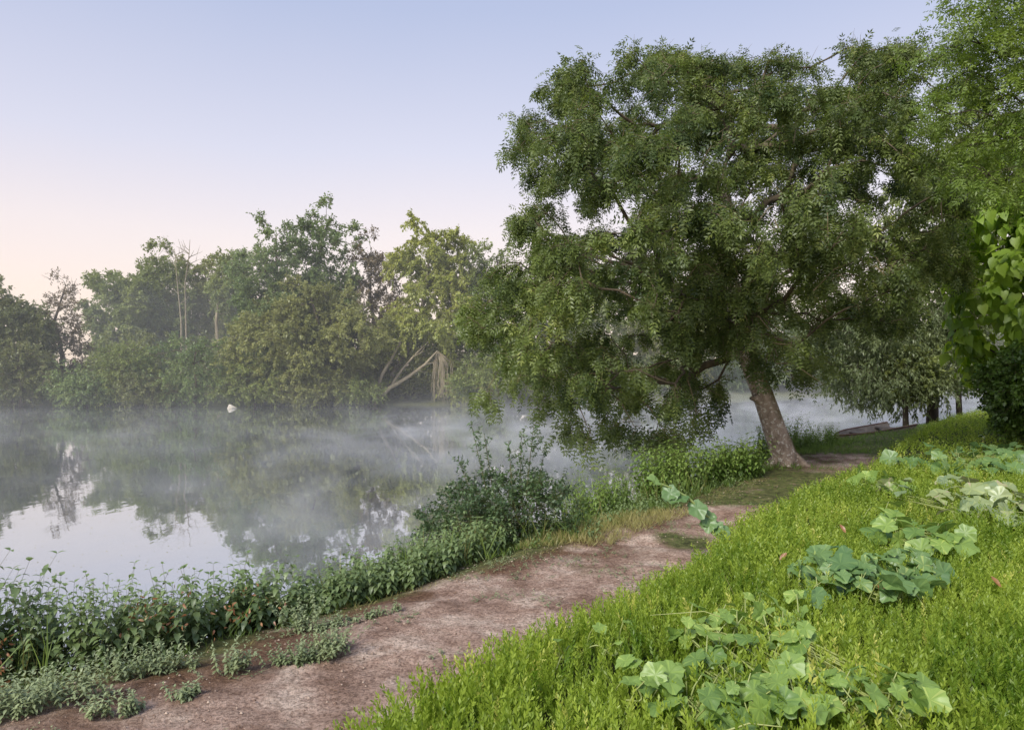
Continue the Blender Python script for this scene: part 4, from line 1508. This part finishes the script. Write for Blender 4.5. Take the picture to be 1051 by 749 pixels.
# ------------------------------------------------------------------ mist over the river
def mist_mat(dens, hfall, thr, xgain):
    m, nt, out, N = newmat('mist')
    L = nt.links.new
    geo = N('NewGeometry')
    tc = N('TexCoord')
    mp = N('Mapping')
    mp.inputs['Scale'].default_value = (.40, .26, 1.1)
    L(tc.outputs['Object'], mp.inputs['Vector'])
    n1 = N('TexNoise', i_Scale=1.0, i_Detail=4.0, i_Roughness=.6, i_Distortion=.6)
    L(mp.outputs[0], n1.inputs['Vector'])
    mr = N('MapRange')
    mr.inputs['From Min'].default_value = thr
    mr.inputs['From Max'].default_value = .72
    L(n1.outputs['Fac'], mr.inputs['Value'])
    pw = N('Math', operation='POWER')
    L(mr.outputs[0], pw.inputs[0])
    pw.inputs[1].default_value = 1.3
    sx = N('SeparateXYZ')
    L(tc.outputs['Object'], sx.inputs[0])
    # thins out upwards
    hf = N('Math', operation='MULTIPLY')
    L(sx.outputs['Z'], hf.inputs[0])
    hf.inputs[1].default_value = -1 / hfall
    ex = N('Math', operation='EXPONENT')
    L(hf.outputs[0], ex.inputs[0])
    gx_ = N('MapRange')
    gx_.inputs['From Min'].default_value = -10
    gx_.inputs['From Max'].default_value = 16
    gx_.inputs['To Min'].default_value = 1.0
    gx_.inputs['To Max'].default_value = xgain
    L(sx.outputs['X'], gx_.inputs['Value'])
    a = N('Math', operation='MULTIPLY')
    L(pw.outputs[0], a.inputs[0])
    L(ex.outputs[0], a.inputs[1])
    gy_ = N('MapRange')
    gy_.inputs['From Min'].default_value = 30
    gy_.inputs['From Max'].default_value = 46
    gy_.inputs['To Min'].default_value = 1.0
    gy_.inputs['To Max'].default_value = .22
    L(sx.outputs['Y'], gy_.inputs['Value'])
    a_ = N('Math', operation='MULTIPLY')
    L(a.outputs[0], a_.inputs[0])
    L(gy_.outputs[0], a_.inputs[1])
    a = a_
    b = N('Math', operation='MULTIPLY')
    L(a.outputs[0], b.inputs[0])
    L(gx_.outputs[0], b.inputs[1])
    c = N('Math', operation='MULTIPLY')
    L(b.outputs[0], c.inputs[0])
    c.inputs[1].default_value = dens
    h2 = N('Math', operation='MULTIPLY')
    L(sx.outputs['Z'], h2.inputs[0])
    h2.inputs[1].default_value = -1 / 1.3
    e2 = N('Math', operation='EXPONENT')
    L(h2.outputs[0], e2.inputs[0])
    c2 = N('Math', operation='MULTIPLY_ADD')
    L(e2.outputs[0], c2.inputs[0])
    c2.inputs[1].default_value = .0022
    L(c.outputs[0], c2.inputs[2])
    c = c2
    v = N('VolumeScatter')
    v.inputs['Color'].default_value = (1, .99, 1, 1)
    v.inputs['Anisotropy'].default_value = .3
    L(c.outputs[0], v.inputs['Density'])
    L(v.outputs[0], out.inputs['Volume'])
    return m


def prism(name, line, z0, z1, mat, label):
    n = len(line)
    mb = MB()
    V = [(x, y, z0) for x, y in line] + [(x, y, z1) for x, y in line]
    mb.add(V, [(i, (i + 1) % n, n + (i + 1) % n, n + i) for i in range(n)])
    me = mb
    o = thing_mesh(name, V, [tuple(range(n))[::-1], tuple(range(n, 2 * n))] + [(i, (i + 1) % n, n + (i + 1) % n, n + i) for i in range(n)], mat)
    return tag(o, label, 'mist', kind='stuff')


def thing_mesh(name, V, Fc, mat):
    me = bpy.data.meshes.new(name)
    z = WATER
    me.from_pydata([(x, y, z_ - z) for x, y, z_ in V], [], Fc)
    me.materials.append(mat)
    o = bpy.data.objects.new(name, me)
    o.location = (0, 0, z)
    col.objects.link(o)
    return o


line = [(-60, 12), (-12, 9), (-4, 8.6), (0, 12.5), (4, 18), (10, 26), (24, 38), (60, 54), (90, 66), (90, 88), (60, 79), (30, 67.5), (14, 55.6), (5, 52.6), (-60, 52.6)]
mi = prism('river_mist', line, WATER + .01, WATER + 4.5, mist_mat(.10, .4, .45, 13.0), 'wisps of white mist drifting low over the river')


def haze_mat(d, c=(.95, .97, 1, 1)):
    m, nt, out, N = newmat('haze')
    v = N('VolumeScatter', i_Density=d)
    v.inputs['Color'].default_value = c
    nt.links.new(v.outputs[0], out.inputs['Volume'])
    return m


line2 = [(-110, 22), (-10, 22), (8, 30), (22, 41), (60, 58), (130, 80), (130, 120), (-110, 120)]
hz = prism('haze', line2, WATER - .3, 9, haze_mat(.0022), 'thin morning haze veiling the far bank trees')

# ------------------------------------------------------------------ light
SUN_EL, SUN_AZ = math.radians(42), math.radians(215)      # azimuth measured clockwise from +Y
world = bpy.data.worlds.new('World')
bpy.context.scene.world = world
world.use_nodes = True
nt = world.node_tree
nt.nodes.clear()
Nn = lambda t, **k: _node(nt, t, **k)
L = nt.links.new
wo = Nn('OutputWorld')
bg = Nn('Background', i_Strength=.05)
sky = Nn('TexSky', sky_type='NISHITA', sun_disc=False)
sky.sun_elevation = SUN_EL
sky.sun_rotation = SUN_AZ
L(sky.outputs[0], bg.inputs[0])
tc = Nn('TexCoord')
sp = Nn('SeparateXYZ')
L(tc.outputs['Generated'], sp.inputs[0])
nz = Nn('TexNoise', i_Scale=3.0, i_Detail=3.0)
L(tc.outputs['Generated'], nz.inputs['Vector'])
zz = Nn('Math', operation='MULTIPLY_ADD')
L(nz.outputs['Fac'], zz.inputs[0])
zz.inputs[1].default_value = .03
L(sp.outputs['Z'], zz.inputs[2])
z2 = Nn('Math', operation='SUBTRACT')
L(zz.outputs[0], z2.inputs[0])
z2.inputs[1].default_value = .015
rp = Nn('ValToRGB')
cr = rp.color_ramp
cr.elements[0].position = 0.0
cr.elements[0].color = c4(S(240, 214, 196))
cr.elements[1].position = 1.0
cr.elements[1].color = c4(S(152, 168, 200))
for p, c in ((.09, S(248, 218, 200)), (.17, S(240, 220, 212)), (.27, S(217, 211, 221)), (.43, S(183, 189, 214)), (.6, S(164, 174, 207))):
    e = cr.elements.new(p)
    e.color = c4(c)
L(z2.outputs[0], rp.inputs[0])
bg2 = Nn('Background', i_Strength=.92)
L(rp.outputs[0], bg2.inputs[0])
ad = Nn('AddShader')
L(bg.outputs[0], ad.inputs[0])
L(bg2.outputs[0], ad.inputs[1])
L(ad.outputs[0], wo.inputs[0])

sd = bpy.data.lights.new('sun', 'SUN')
sd.energy = 4.0
sd.angle = math.radians(18)
sd.color = (1, .93, .80)
so = bpy.data.objects.new('sun', sd)
dirv = Vector((math.sin(SUN_AZ) * math.cos(SUN_EL), math.cos(SUN_AZ) * math.cos(SUN_EL), math.sin(SUN_EL)))
so.rotation_euler = dirv.to_track_quat('Z', 'Y').to_euler()
so.location = (0, -5, 20)
col.objects.link(so)

# ------------------------------------------------------------------ camera
cd = bpy.data.cameras.new('camera')
cd.sensor_width = 36
cd.lens = 36 * F / 1051
cd.clip_end = 3000
co = bpy.data.objects.new('camera', cd)
co.location = (0, 0, EYE)
co.rotation_euler = (math.radians(90), 0, 0)
col.objects.link(co)
sc = bpy.context.scene
sc.camera = co
sc.view_settings.view_transform = 'Standard'
sc.view_settings.look = 'None'
sc.view_settings.exposure = 0
sc.render.engine = 'CYCLES'
cy = sc.cycles
cy.max_bounces = 6
cy.diffuse_bounces = 3
cy.glossy_bounces = 3
cy.transmission_bounces = 4
cy.volume_bounces = 1
cy.transparent_max_bounces = 8
cy.volume_step_rate = 3.0
cy.volume_max_steps = 256
cy.use_denoising = True
try:
    cy.denoiser = 'OPENIMAGEDENOISE'
    cy.denoising_input_passes = 'RGB_ALBEDO_NORMAL'
except Exception:
    pass
cy.sample_clamp_indirect = 6
